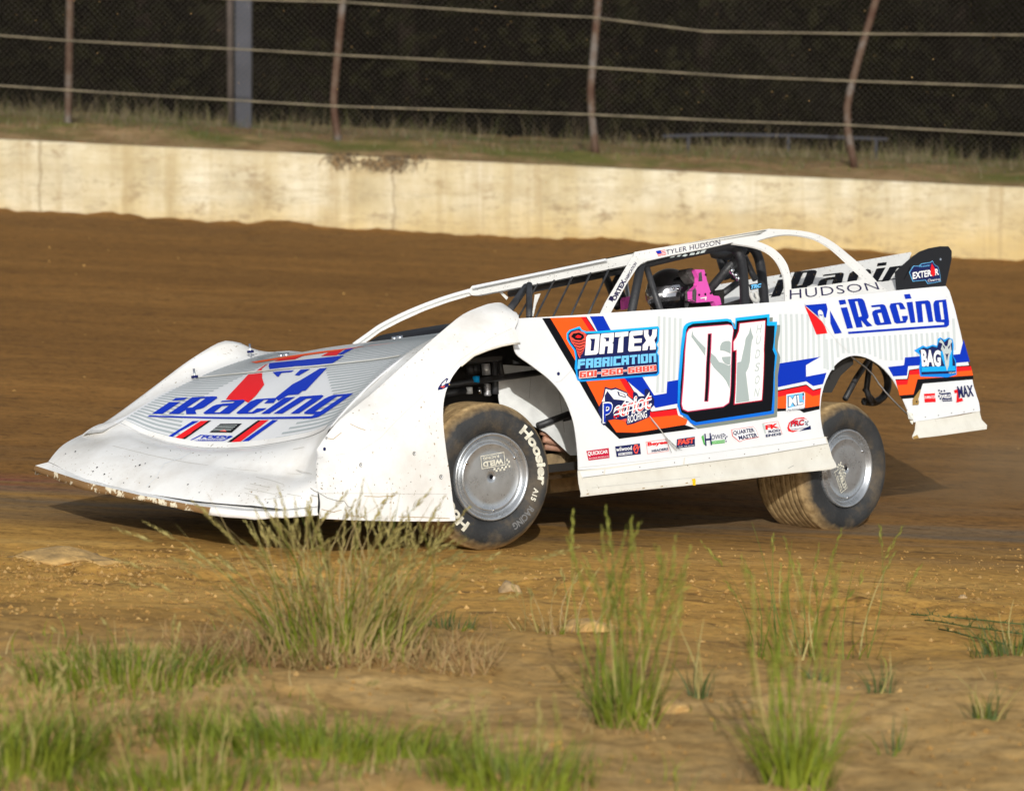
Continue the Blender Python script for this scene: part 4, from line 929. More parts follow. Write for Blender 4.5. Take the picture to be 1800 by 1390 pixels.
# row of small maker's stickers
zs = lambda *p: Z(1000, 730, 7.5, p)
poly(pm, S, zs((225, 470), (520, 430), (532, 560), (255, 595)), 'd_crimson', 2); text(pm, S, 'QUICKCAR', zs((240, 545), (510, 505), (505, 455), (240, 480)), 'd_white', 3, .03); text(pm, S, 'RACING PRODUCTS', zs((262, 580), (520, 548), (520, 532), (262, 562)), 'd_white', 3, .0)
poly(pm, S, zs((605, 410), (930, 370), (945, 510), (625, 550)), 'd_navy', 2); text(pm, S, 'wilwood', zs((615, 480), (825, 455), (820, 400), (612, 425)), 'd_white', 3, .02)
poly(pm, S, zs((645, 500), (825, 478), (828, 510), (645, 534)), 'd_white', 3); text(pm, S, 'DISC BRAKES', zs((652, 528), (820, 506), (820, 484), (652, 504)), 'd_navy', 4, .02)
poly(pm, S, [zs((835, 440), (860, 385), (900, 385), (915, 440), (895, 505), (865, 505)), zs((850, 440), (868, 405), (892, 405), (900, 440), (888, 485), (868, 485))], 'd_coral', 3); text(pm, S, 'W', zs((840, 470), (925, 450), (932, 405), (835, 425)), 'd_coral', 4, .04)
poly(pm, S, [zs((1010, 350), (1300, 310), (1310, 470), (1030, 510)), zs((1014, 354), (1296, 314), (1306, 466), (1034, 506))], 'd_coral', 2); text(pm, S, 'Beyea', zs((1030, 420), (1295, 385), (1290, 330), (1030, 358)), 'd_red', 3, .04); text(pm, S, 'HEADERS', zs((1085, 488), (1300, 455), (1300, 425), (1085, 455)), 'd_navy', 3, .03)
poly(pm, S, zs((1420, 315), (1655, 280), (1658, 405), (1412, 438)), 'd_navy', 2); text(pm, S, 'FAST', zs((1425, 395), (1650, 365), (1648, 292), (1428, 322)), 'd_coral', 3, .06, .1); text(pm, S, 'FUEL AIR SPARK', zs((1440, 422), (1650, 398), (1650, 386), (1440, 410)), 'd_white', 3, .01)
zt = lambda *p: Z(1220, 720, 6.923, p)
poly(pm, S, zt((85, 330), (110, 305), (130, 430), (115, 425)), 'd_green', 2); text(pm, S, 'H', zt((130, 442), (212, 432), (195, 285), (118, 295)), 'd_navy', 3, .01); text(pm, S, 'OWE', zt((200, 370), (345, 352), (345, 295), (200, 310)), 'd_navy', 3, .0)
poly(pm, S, zt((210, 385), (370, 365), (370, 405), (212, 420)), 'd_green', 2); text(pm, S, 'RACING ENTERPRISES', zt((218, 408), (365, 392), (365, 378), (218, 394)), 'd_white', 3, .0)
for k, (x, y) in enumerate(((350, 290), (366, 304), (350, 318), (372, 335), (388, 322), (372, 352), (378, 380))): poly(pm, S, zt((x, y), (x + 14, y - 2), (x + 14, y + 12), (x, y + 14)), 'd_navy', 2)
qm = zt((450, 245), (715, 205), (750, 245), (785, 335), (590, 370), (575, 385), (545, 392), (460, 320))
poly(pm, S, qm, 'd_red', 2); poly(pm, S, grow(qm, -.75), 'd_white', 3); text(pm, S, 'QUARTER', zt((468, 320), (735, 280), (715, 222), (465, 262)), 'd_navy', 4, .03); text(pm, S, 'MASTER', zt((540, 370), (768, 335), (752, 282), (528, 320)), 'd_navy', 4, .03)
text(pm, S, 'FK', zt((865, 245), (1030, 220), (1015, 165), (860, 190)), 'd_red', 3, .05); text(pm, S, 'ROD', zt((900, 285), (1045, 265), (1040, 235), (900, 254)), 'd_navy', 3, .03); text(pm, S, 'ENDS', zt((866, 335), (1058, 308), (1052, 278), (866, 303)), 'd_navy', 3, .03)
poly(pm, S, zt((820, 172), (850, 168), (872, 290), (856, 292)), 'd_grey', 2); line(pm, S, zt((826, 170), (1018, 142), (1068, 300)), .5, 'd_coral', 2)
poly(pm, S, [zt((1130, 220), (1150, 160), (1230, 105), (1330, 92), (1380, 130), (1340, 108), (1240, 115), (1165, 165), (1150, 220), (1180, 255), (1270, 250), (1200, 275), (1145, 262))], 'd_red', 2)
text(pm, S, 'PRC', zt((1165, 212), (1330, 190), (1335, 115), (1172, 138)), 'd_navy', 3, .06); text(pm, S, 'PRC', zt((1168, 206), (1328, 184), (1332, 120), (1174, 142)), 'd_red', 4, .02)
poly(pm, S, zt((1270, 262), (1390, 205), (1410, 190), (1420, 238)), 'd_navy', 2); text(pm, S, 'PERFORMANCE RADIATORS', zt((1172, 252), (1395, 222), (1392, 208), (1172, 238)), 'd_navy', 3, .0)
for k, (x, y) in enumerate(((1345, 145), (1360, 160), (1372, 140), (1348, 172), (1366, 180))): poly(pm, S, zt((x, y), (x + 13, y - 2), (x + 13, y + 12), (x, y + 14)), 'd_navy', 3)
# stickers behind the wheel
poly(pm, S, z7((300, 850), (390, 725), (400, 740), (370, 850), (380, 880), (370, 915), (300, 920)), 'd_gold', 3); poly(pm, S, z7((320, 880), (365, 865), (372, 910), (305, 915)), 'd_gold', 4); spot(pm, S, 1560 + 345 / 6.95, 580 + 878 / 6.95, 1.6, 'd_black', 5)
poly(pm, S, z7((442, 780), (575, 772), (586, 880), (450, 886)), 'd_red', 2); text(pm, S, 'DOMINATOR', z7((448, 842), (580, 836), (578, 800), (446, 808)), 'd_white', 3, .02)
poly(pm, S, z7((645, 775), (765, 762), (788, 868), (670, 875)), 'd_navy', 2); text(pm, S, 'WELD', z7((652, 838), (772, 830), (765, 785), (650, 790)), 'd_white', 3, .04); text(pm, S, 'RACING', z7((672, 866), (786, 860), (784, 846), (672, 852)), 'd_white', 3, .01)
for x, y in ((615, 730), (645, 740), (680, 735), (625, 765), (615, 800), (632, 830)): poly(pm, S, z7((x, y), (x + 18, y - 2), (x + 20, y + 18), (x + 2, y + 20)), 'd_navy', 2)
text(pm, S, 'Z', z7((835, 890), (925, 865), (862, 720), (800, 740)), 'd_red', 3, .06); text(pm, S, 'MAX', z7((862, 830), (1048, 810), (1030, 672), (840, 690)), 'd_navy', 4, .03)
text(pm, S, 'R', zq((1577, 135), (1592, 160), (1590, 145), (1580, 125)), 'd_grey', 2, 0)
# scuffs, creases and fasteners
line(pm, S, zs((1040, 15), (1150, 150), (1260, 300), (1330, 400), (1400, 470)), 1.3, 'd_hair', 9)
line(pm, S, zs((1060, 60), (1180, 200), (1290, 330), (1440, 460)), 1.0, 'd_seam', 9); line(pm, S, zs((1250, 310), (1300, 420), (1330, 500)), .8, 'd_seam', 9); line(pm, S, zs((1300, 330), (1380, 430), (1470, 465)), .7, 'd_seam', 9)
line(pm, S, [(1018, 822), (1120, 811), (1240, 797), (1360, 781), (1455, 768)], .6, 'd_hair', 1)
line(pm, S, [(1413, 534), (1440, 560), (1470, 600), (1490, 618)], .5, 'd_hair', 2)
spot(pm, S, 981, 657, 3.2, 'd_navy', 2); line(pm, S, [(1005, 650), (985, 670), (976, 672)], .5, 'd_hair', 2)
for x, y in ((1059, 826), (1124, 820), (1185, 814), (1246, 805), (1308, 798), (1368, 790), (1430, 781)): spot(pm, S, x, y, 1.3, 'd_seam', 2, 6)
for x, y in ((1626, 733), (1649, 730), (1672, 726), (1694, 724), (1711, 720)): spot(pm, S, x, y, 1.2, 'd_seam', 2, 6)
side_panel = pm.build('side_panel', car)
# --- lower skirts of grey-white plastic, with a rolled edge
class Skirt(Side):
    step = (.11, .03)
    def v(s, u, w):
        return 1.072 - .03 * (w - .24) + .022 * math.exp(-((w - s.wb(u)) / .035) ** 2) + bump(u, w, .003, 2.4) + .008
    def wb(s, u): return lerp_poly(u, [-1.3, -.55, .1, 2.15], [.345, .327, .222, .238])
K = Skirt()
pm = PM(); panel(pm, K, [(1016, 827), (1100, 817), (1200, 804), (1300, 791), (1400, 776), (1452, 767), (1457, 782), (1462, 800), (1467, 811), (1471, 821), (1460, 825), (1400, 831), (1300, 843), (1200, 854), (1100, 864), (1021, 873), (1018, 850)], 'cream_skirt', .004)
poly(pm, K, [(1019, 829), (1023, 839), (1060, 834), (1062, 825)], 'white_wrap', 1.0); poly(pm, K, [(1064, 825), (1063, 834), (1200, 817), (1202, 804)], 'white_wrap', 1.0); poly(pm, K, [(1204, 804), (1203, 816), (1330, 800), (1453, 779), (1450, 769), (1330, 787)], 'white_wrap', 1.0)
line(pm, K, [(1024, 839.5), (1100, 830), (1200, 818), (1330, 801), (1454, 780)], .7, 'd_seam', 2)
for x, y in ((1059, 830), (1124, 821), (1185, 813), (1246, 805), (1308, 798), (1368, 790), (1430, 781)): spot(pm, K, x, y, 1.3, 'd_seam', 2, 6)
line(pm, K, [(1040, 857), (1120, 849), (1230, 838)], .7, 'd_hair', 1); line(pm, K, [(1385, 823), (1395, 818)], .7, 'd_seam', 1)
poly(pm, K, [(1215, 842), (1221, 841), (1222, 853), (1217, 853)], 'd_yellow', 2)
for x, y in ((1128, 858), (1160, 855), (1204, 849), (1030, 868)): poly(pm, K, [(x, y), (x + 4, y - 1.5), (x + 5, y), (x + 1, y + .8)], 'd_gold', 2)
pm.build('side_skirt', car)
pm = PM(); panel(pm, K, [(1611, 740), (1640, 737), (1690, 730), (1722, 722), (1726, 738), (1735, 747), (1734.5, 754), (1700, 759), (1650, 766), (1606, 771), (1604, 767), (1609, 755)], 'cream_skirt', .004)
line(pm, K, [(1612, 741), (1722, 724)], .6, 'd_hair', 1); poly(pm, K, [(1604, 768), (1612, 764), (1615, 770), (1606, 771.5)], 'd_gold', 1)
pm.build('side_skirt', car)
# torn flap at the rear edge of the wheel opening
pm = PM(); tube(pm, [pv(1496, 627, .97), pv(1530, 652, .98), pv(1550, 682, 1.0), pv(1574, 708, 1.03), pv(1600, 733, 1.05)], .0045, 'steel', 6, True, 1)
for a in (((1594, 722), (1604, 726), (1606, 738), (1597, 736)), ((1598, 734), (1606, 738), (1604, 746), (1600, 742))):
    pm.add([pv(x, y, 1.065 + .01 * i) for i, (x, y) in enumerate(a)] + [pv(x, y, 1.05) for x, y in a], [(0, 1, 2, 3), (7, 6, 5, 4), (0, 4, 5, 1), (1, 5, 6, 2), (2, 6, 7, 3), (3, 7, 4, 0)], 'cream_skirt', False)
pm.build('torn_edge', car)
# --- hood
FR = np.array([(-.95, .90), (-.82, .854), (-.756, .842), (-.588, .765), (-.375, .704), (-.162, .663), (.049, .641), (.259, .633), (.467, .637), (.651, .645), (.76, .665), (.88, .715), (1, .73)])
SE = np.array([(-.95, 1.06), (-.767, 1.035), (-.52, 1.025), (-.299, 1.017), (-.083, 1.012), (.129, 1.001), (.338, .994), (.542, .987), (.744, .985), (.9, .995)])
RE = np.array([(-.95, 1.19), (-.786, 1.146), (-.61, 1.116), (-.432, 1.109), (-.211, 1.114), (.172, 1.105), (.388, 1.101), (.7, 1.10), (.9, 1.13)])
def smoothrow(A): 
    v = np.linspace(-1, 1, 81); w = np.interp(v, A[:, 0], A[:, 1]); k = np.exp(-np.linspace(-2, 2, 9) ** 2); k /= k.sum(); return v, np.convolve(np.pad(w, 4, mode='edge'), k, 'valid')
FRs, SEs, REs = smoothrow(FR), smoothrow(SE), smoothrow(RE)
def hood_h(u, v):
    a, b_, c = (float(np.interp(v, *r_)) for r_ in (FRs, SEs, REs)); x0, x1, x2 = 3.43, 2.9, 2.35
    if u > x0:
        s = (a - b_) / (x0 - x1) * 1.25; return a + s * (u - x0)
    if u < x2: return c + (u - x2) * -.02
    return a * (u - x1) * (u - x2) / ((x0 - x1) * (x0 - x2)) + b_ * (u - x0) * (u - x2) / ((x1 - x0) * (x1 - x2)) + c * (u - x0) * (u - x1) / ((x2 - x0) * (x2 - x1))
H = Height(hood_h)
pm = PM(); 
edge = [(3.43, v) for v in np.linspace(-.80, .80, 17)] + [(u, .80) for u in np.linspace(3.3, 2.3, 8)] + [(2.26, v) for v in np.linspace(.76, -.76, 9)] + [(u, -.78) for u in np.linspace(2.4, 3.35, 8)]
panel(pm, H, edge, 'hood_silver', .008, raw=True, edge='white_nose')
# pinstripes run across the hood
def hood_strip(u0, u1, v0, v1, mat, layer=1): poly(pm, H, [(u0, v0), (u1, v0), (u1, v1), (u0, v1)], mat, layer, raw=True)
for u in np.arange(2.36, 3.40, .0235):
    a_ = lerp_poly(u, [2.36, 2.9, 3.2, 3.4], [-.30, -.36, -.50, -.34]); b2 = lerp_poly(u, [2.36, 2.9, 3.2, 3.4], [.16, .22, .60, .36])
    hood_strip(u, u + .0105, -.76, a_, 'd_rib'); hood_strip(u, u + .0105, b2, .78, 'd_rib')
zh = lambda *p: Z(260, 670, 4.737, p); zk = lambda *p: Z(380, 570, 4.737, p)
word(pm, H, zh((35, 276), (1478, 276), (1715, 105), (180, 180)), 'd_blue', 3, (), 2.2)
# the letters' tail
# head logo
poly(pm, H, zk((445, 326), (750, 296), (1065, 263), (1020, 296), (940, 345), (735, 358), (700, 350), (650, 352), (600, 372), (450, 388), (438, 352)), 'd_blue', 2)
poly(pm, H, zk((472, 402), (510, 396), (650, 386), (628, 400), (545, 408), (520, 440), (505, 436)), 'd_blue', 2); poly(pm, H, zk((705, 380), (785, 375), (690, 430), (655, 426)), 'd_blue', 2)
poly(pm, H, zk((440, 328), (380, 372), (385, 400), (320, 405), (360, 375), (410, 342)), 'd_red', 2)
poly(pm, H, zk((270, 420), (385, 409), (384, 450), (402, 505), (330, 600), (268, 655), (240, 640), (82, 628), (110, 590)), 'd_red', 2)
poly(pm, H, zk((865, 371), (925, 366), (745, 556), (655, 560), (520, 640), (495, 615), (640, 500), (700, 470)), 'd_blue', 2)
poly(pm, H, zk((875, 268), (940, 236), (1065, 212), (1005, 260)), 'd_red', 2); poly(pm, H, zk((1012, 256), (1090, 208), (1160, 196), (1060, 252)), 'd_blue', 2)
poly(pm, H, zk((480, 312), (560, 285), (730, 262), (660, 292)), 'd_red', 2)
poly(pm, H, zk((290, 318), (600, 268), (900, 226), (1560, 150), (1300, 178), (900, 240), (560, 288), (330, 326)), 'd_orange', 2)
poly(pm, H, zh((375, 334), (428, 333), (270, 420), (185, 482), (128, 487)), 'd_blue', 2); poly(pm, H, zh((442, 333), (505, 331), (370, 430), (250, 506), (190, 496)), 'd_red', 2); poly(pm, H, zh((505, 331), (530, 330), (275, 508), (250, 506)), 'd_black', 2)
poly(pm, H, zh((918, 328), (945, 327), (685, 518), (652, 518)), 'd_black', 2); poly(pm, H, zh((945, 327), (1008, 325), (760, 516), (685, 518)), 'd_red', 2); poly(pm, H, zh((1040, 325), (1086, 325), (822, 514), (770, 515)), 'd_blue', 2)
poly(pm, H, zh((605, 357), (785, 355), (700, 430), (515, 428)), 'd_black', 2);
for k in range(4): line(pm, H, zh((590 - k * 18, 375 + k * 13), (745 - k * 16, 372 + k * 13)), .8, 'd_grey', 3)
poly(pm, H, zh((600, 420), (640, 405), (660, 425)), 'd_coral', 3)
poly(pm, H, [zh((440, 448), (712, 462), (632, 498), (338, 500)), zh((448, 454), (690, 466), (626, 493), (362, 495))], 'd_blue', 2); text(pm, H, 'FOLDS', zh((440, 482), (675, 478), (712, 458), (470, 452)), 'd_blue', 3, .04, .0); text(pm, H, 'GRAPHICS', zh((415, 497), (630, 493), (645, 484), (425, 487)), 'd_blue', 3, .0)
# joint lines
vs_ = list(np.linspace(-.75, .76, 20))
for i in range(19):
    poly(pm, H, [(2.892, vs_[i]), (2.908, vs_[i]), (2.908, vs_[i + 1]), (2.892, vs_[i + 1])], 'cream_skirt', 4, raw=True)
    poly(pm, H, [(3.40, vs_[i]), (3.428, vs_[i]), (3.428, vs_[i + 1]), (3.40, vs_[i + 1])], 'white_nose', 4, raw=True)
pm.build('hood', car)
for x, y in ((440, 616), (342, 660)):
    pm = PM(); p = Vector(pv(x, y, -.76)); tube(pm, [p - Vector((0, 0, .03)), p + Vector((0, 0, .035))], .006, 'chrome', 6); tube(pm, [p - Vector((0, 0, .012)), p], .018, 'd_navy', 8); pm.build('hood_pin', car)
for u, v in ((2.60, -.42), (2.42, .24)):
    pm = PM(); p = Vector((u, v, hood_h(u, v))); 
    for dv in (-.02, .02): tube(pm, [p + Vector((0, dv, -.01)), p + Vector((0, dv, .014))], .015, 'chrome', 8)
    pm.build('hood_pin', car)
# black scoop at the back of the hood
pm = PM(); rows = []
for u, hgt in ((2.22, -.03), (2.20, .02), (2.12, .055), (1.95, .068), (1.7, .05)):
    rows.append([(u - .10 * abs(v / .36) ** 4, v, 1.105 + hgt * (1 - abs(v / .40) ** 6) - (.0 if abs(v) < .37 else .02)) for v in np.linspace(-.40, .40, 15)])
grid(pm, rows, 'black_plastic'); pm.build('hood_scoop', car)
# --- nose: lofted between the hood edge, the crease and the lip
def cyl(px, py, k0):
    lo, hi = -1.12, 1.06; f = lambda v: un(px, py, (0, 1, 0), v)[0] - (k0 - .2 * abs(v / 1.05) ** 3)
    vs_ = np.linspace(lo, hi, 120); fv = [f(v) for v in vs_]
    k = next(i for i in range(119) if fv[i] * fv[i + 1] <= 0); v = vs_[k] + (vs_[k + 1] - vs_[k]) * fv[k] / (fv[k] - fv[k + 1]); p = un(px, py, (0, 1, 0), v); return tuple(p)
def res(pts, n, key=1):
    P = np.array(pts); d = np.r_[0, np.cumsum(np.linalg.norm(np.diff(P, axis=0), axis=1))]; t = np.linspace(0, d[-1], n); return np.stack([np.interp(t, d, P[:, k]) for k in range(3)], 1)
NC = 40
rH = res([pv(195, 741, -.86)] + [(3.43, v, hood_h(3.43, v)) for v in np.linspace(-.8, .8, 25)] + [pv(562, 790, .885)], NC)
rC = res([cyl(145, 764, 3.66)] + [cyl(x, y, 3.66) for x, y in ((190, 775), (300, 800), (400, 821), (450, 830), (530, 836))] + [pv(567, 838, .99)], NC)
rT = res([cyl(85, 812, 3.93)] + [cyl(x, y, 3.93) for x, y in ((150, 842), (250, 866), (350, 884), (430, 894), (500, 896))] + [pv(568, 889, 1.02)], NC)
rT2 = res([cyl(62, 818, 3.98)] + [cyl(x, y, 3.98) for x, y in ((150, 847), (250, 871), (350, 889), (430, 898), (500, 899))] + [pv(568, 892, 1.03)], NC)
rB = res([cyl(58, 828, 3.99)] + [cyl(x, y, 3.985) for x, y in ((150, 862), (250, 880), (330, 897), (400, 912), (440, 914), (500, 911))] + [pv(562, 905, 1.04)], NC)
def between(a, b_, n, bul=0.0):
    out = []
    for i in range(n):
        t = i / n; q = a + (b_ - a) * t
        q = q + np.array([bul * .6, 0, bul]) * math.sin(math.pi * t)
        out.append(q)
    return out
pm = PM(); rows = between(rH, rC, 5, .012) + between(rC, rT, 8, .018) + [rT]
rows = [[(p[0] + bump(p[0], p[1], .004, 2.6), p[1], p[2] + bump(p[1], p[0] + 3, .004, 3.1)) for p in r_] for r_ in rows]
grid(pm, rows, 'white_nose')
pm.add([tuple(p) for p in rT] + [tuple(p) for p in rT2], [(i, i + 1, NC + i + 1, NC + i) for i in range(NC - 1)], 'white_nose')
nose_pm, nose_rows = pm, rows
class NoseP:                                                         # skin of the nose, by (row, column) of its grid
    step = (9, 9); out = (.7, .2, .7)
    def __init__(s, rows): s.g = np.array(rows); s.px = np.array([[project(to_world(p)) for p in r_] for r_ in s.g])
    def par(s, px, py):
        d = (s.px[..., 0] - px) ** 2 + (s.px[..., 1] - py) ** 2; i, j = np.unravel_index(np.argmin(d), d.shape); best = (float(i), float(j))
        for _ in range(12):
            a = s.at2(*best); e = .02; b1 = s.at2(best[0] + e, best[1]); b2 = s.at2(best[0], best[1] + e)
            J = np.array([(b1 - a) / e, (b2 - a) / e]).T
            try: dl = np.linalg.solve(J, np.array([px, py]) - a)
            except np.linalg.LinAlgError: break
            best = (min(max(best[0] + .7 * dl[0], 0), len(s.g) - 1.001), min(max(best[1] + .7 * dl[1], 0), len(s.g[0]) - 1.001))
        return best
    def _b(s, A, i, j):
        i = min(max(i, 0), len(A) - 1.001); j = min(max(j, 0), len(A[0]) - 1.001); a, b_ = int(i), int(j); x, y = i - a, j - b_
        return A[a, b_] * (1 - x) * (1 - y) + A[a + 1, b_] * x * (1 - y) + A[a, b_ + 1] * (1 - x) * y + A[a + 1, b_ + 1] * x * y
    def at2(s, i, j): return s._b(s.px, i, j)
    def pt(s, i, j, off=0): p = s._b(s.g, i, j); return (p[0] + off * .7, p[1] + off * .3, p[2] + off * .6)
def project(p):
    q = np.asarray(p) - C0; z = q @ FW; return np.array([CX + F * (q @ RT) / z, CY - F * (q @ UP) / z])
NP = NoseP(nose_rows); pm = nose_pm
for x, y, r_ in ((132, 794, 2), (115, 798, 1.5), (163, 829, 2), (170, 822, 2.2), (245, 818, 2.6), (238, 820, 1.6), (183, 834, 2.2), (195, 842, 1.5), (142, 826, 1.3), (255, 815, 1.6), (265, 838, 1.6), (278, 840, 1.6), (262, 856, 2.2), (245, 849, 1.3), (217, 849, 1.5), (103, 816, 1.2), (330, 852, 2), (350, 866, 1.6), (420, 872, 1.6), (470, 884, 2)):
    poly(pm, NP, [(x, y - r_ * .5), (x + r_ * 1.1, y - r_ * .8), (x + r_ * .9, y), (x - r_ * .4, y + r_ * .7)], 'd_gold' if r_ < 1.5 else 'd_black', 2)
line(pm, NP, [(340, 794), (318, 806), (290, 815), (276, 838), (258, 856)], 1.1, 'white_wrap', 3)
line(pm, NP, [(148, 766), (200, 784), (260, 799), (330, 813), (430, 826), (530, 834)], .7, 'd_hair', 1)
for a in (((450, 838), (480, 845), (500, 852)), ((430, 858), (470, 866), (500, 872), (470, 878)), ((440, 850), (475, 857)), ((520, 826), (548, 833)), ((505, 868), (530, 872)), ((430, 866), (455, 872)), ((515, 790), (535, 786))): line(pm, NP, a, 1.0, 'd_hair', 1)
for x, y in ((260, 787), (300, 792), (350, 800), (400, 800), (450, 796)): spot(pm, NP, x, y, 1.2, 'd_seam', 1, 6)
nose = pm.build('nose', car)
pm = PM(); jag = [rB[i] + np.array([0, 0, .006 * noise.noise((i * .7, 3, 1)) + (.010 * random.random() if i > 26 else 0)]) for i in range(NC)]
rin = [(p[0] - .06, p[1] * .97, p[2] + .0) for p in jag]
n_l = int(NC * .70)
grid(pm, [rT2[:n_l + 1], (rT2 * .5 + np.array(jag) * .5)[:n_l + 1], jag[:n_l + 1], rin[:n_l + 1]], 'scraped_lip'); grid(pm, [rT2[n_l:], (rT2 * .5 + np.array(jag) * .5)[n_l:], jag[n_l:], rin[n_l:]], 'white_nose')
pm.build('lip', nose)
# underside and inner structure of the nose
pm = PM(); pm.add([(3.6, -.9, .62), (3.9, -.6, .60), (3.95, .2, .43), (3.85, .85, .33), (3.2, .95, .28), (2.9, .9, .3), (2.9, -.9, .6)], [tuple(range(7))], 'cockpit_dark', False); pm.build('underpan', nose)
# --- left fender
CRP = [pv(x, y, .885) for x, y in crom(((898, 545), (890, 537), (880, 532), (865, 533), (850, 537), (815, 552), (780, 580), (745, 610), (700, 650), (650, 695), (600, 735), (572, 768), (557, 790)), 3)]
CU = [p[0] for p in CRP]; CWs = [p[2] for p in CRP]
def wc(u): return float(np.interp(u, CU, CWs))
class Fender(Side):
    step = (.07, .05)
    def v(s, u, w):
        d = max(0.0, wc(u) - w)
        fl = .885 + .170 * (1 - math.exp(-d / .085)) + .028 * min(1, d / .8); fl += .010 / (1 + math.exp(-(d - .19 - .02 * math.sin(u * 4)) / .012))
        return fl + bump(u, w, .0035, 2.2)
    def par(s, px, py):
        v = .97
        for _ in range(40): p = un(px, py, (0, 1, 0), v); v = .6 * v + .4 * s.v(p[0], p[2])
        return p[0], p[2]
FD = Fender(); pm = PM()
arch_l = [FD.par(x, y) for x, y in [(905, 577), (911, 596), (913, 603.5)] + crom(((900, 604), (880, 608), (857, 615), (832, 625), (810, 643), (792, 668), (781, 700), (779, 740), (784, 790), (790, 830), (796, 880), (801, 915)), 4)]
front_l = [FD.par(x, y) for x, y in ((780, 916), (700, 916), (620, 914), (563, 911), (560, 885), (557, 838), (557, 812))]
crest_l = [(u, wc(u)) for u in CU][::-1]
panel(pm, FD, crest_l + arch_l + front_l, 'white_nose', .006, raw=True)
for x, y, r_ in ((634, 817, 4.0), (728, 797, 4.0), (775, 838, 4.4), (570, 789, 3.2), (574, 770, 3), (651, 812, 0)):
    if r_: spot(pm, FD, x, y, r_, 'd_navy' if x == 570 else 'd_seam', 1, 12); spot(pm, FD, x + .6, y + .3, r_ * .62, 'd_white', 2, 10) if x != 570 else None; spot(pm, FD, x, y, r_ * .34, 'd_black', 3, 8)
for x, y in ((589, 858), (624, 855), (658, 852), (690, 850), (722, 847), (756, 843), (558, 815), (556, 825), (556, 834), (555, 848), (566, 853)): spot(pm, FD, x, y, 1.3, 'd_seam', 1, 6)
line(pm, FD, [(556, 806), (580, 801), (622, 795), (640, 788), (668, 770), (700, 736), (760, 680), (810, 632), (860, 596), (900, 577)], .6, 'd_hair', 1)
line(pm, FD, [(558, 867), (640, 867), (720, 868), (786, 868)], .7, 'd_hair', 1)
line(pm, FD, [(545, 858), (552, 863), (560, 866)], 1.6, 'd_seam', 2); line(pm, FD, [(560, 866), (575, 875), (592, 880), (605, 881), (611, 890), (618, 892)], 1.2, 'd_seam', 1); line(pm, FD, [(640, 872), (665, 873), (694, 871)], 1.0, 'd_gold', 1)
poly(pm, FD, [(557.5, 867), (560, 868), (562, 890), (560, 906), (557.5, 900)], 'd_black', 2)
for a in (((565, 895), (585, 900), (600, 896)), ((700, 908), (740, 909), (790, 911)), ((615, 745), (630, 752), (642, 756)), ((575, 770), (585, 772), (600, 760)), ((605, 905), (640, 909))): line(pm, FD, a, 1.0, 'd_gold', 1)
# small ribbon emblem in front of the wheel opening
poly(pm, FD, [(770, 681), (776, 672), (785, 664), (788, 666), (783, 674), (791, 672), (790, 678), (778, 684), (769, 686)], 'd_navy', 1); poly(pm, FD, [(776, 675), (784, 667), (782, 675), (776, 679)], 'd_white', 2); poly(pm, FD, [(773, 680), (782, 678), (779, 682)], 'd_coral', 2); spot(pm, FD, 789, 676, 1.2, 'd_yellow', 2, 6)
# inner wall of the fender, down to the hood
def inner(pm, sgn, us, crest, mat='white_nose'):
    rows = []
    for u in us:
        c, h = crest(u), hood_h(min(u, 3.43), sgn * .76); r_ = []
        for t in np.linspace(0, 1, 7): r_.append((u, sgn * (.885 - .125 * t ** 1.3), c + (min(h, c - .004) - c) * t ** .8 * (1 if True else 0)))
        rows.append(r_)
    grid(pm, rows, mat)
inner(pm, 1, np.linspace(2.26, 3.43, 24), wc)
fender = pm.build('fender', car)
# fender end cap facing the door
pm = PM(); lipq = [FD.pt(*FD.par(x, y)) for x, y in ((913, 603.5), (900, 604), (880, 608), (857, 615), (832, 625), (810, 643))]
grid(pm, [lipq, [(p[0], p[1] - .10, p[2] - .002) for p in lipq]], 'white_nose'); tube(pm, [(p[0], p[1] + .002, p[2]) for p in lipq], .006, 'cream_skirt', 6); pm.build('fender_flange', fender)
# --- right fender
RCP = [pv(x, y, -.9) for x, y in crom(((440, 612), (430, 605), (410, 600), (385, 602), (330, 635), (270, 680), (195, 735), (150, 762)), 3)]
ru, rw = [2.25] + [p[0] for p in RCP], [1.14] + [p[2] for p in RCP]
def wcr(u): return float(np.interp(u, ru, rw))
pm = PM(); rows = []
for u in np.linspace(2.26, 3.54, 26):
    c = wcr(u); h = min(hood_h(min(u, 3.43), -.76), c - .004); r_ = [(u, -(.76 + .14 * t ** .75), h + (c - h) * t ** 1.25) for t in np.linspace(0, 1, 7)]
    wb = .96 if u < 2.98 else .62
    for d in (.012, .03, .06, .10, .16, .3, 1.0): w_ = max(wb, c - d); r_.append((u, -(.9 + .17 * (1 - math.exp(-(c - w_) / .085)) + .02 * (c - w_)), w_))
    rows.append(r_)
grid(pm, rows, 'white_nose'); 
pm.add([tuple(p) for p in (rH[0], rC[0], rT[0], rT2[0], (3.80, -1.0, .63), (3.54, -1.06, .62), rows[-1][8])], [tuple(range(7))], 'white_nose', False)
pm.build('fender', car)
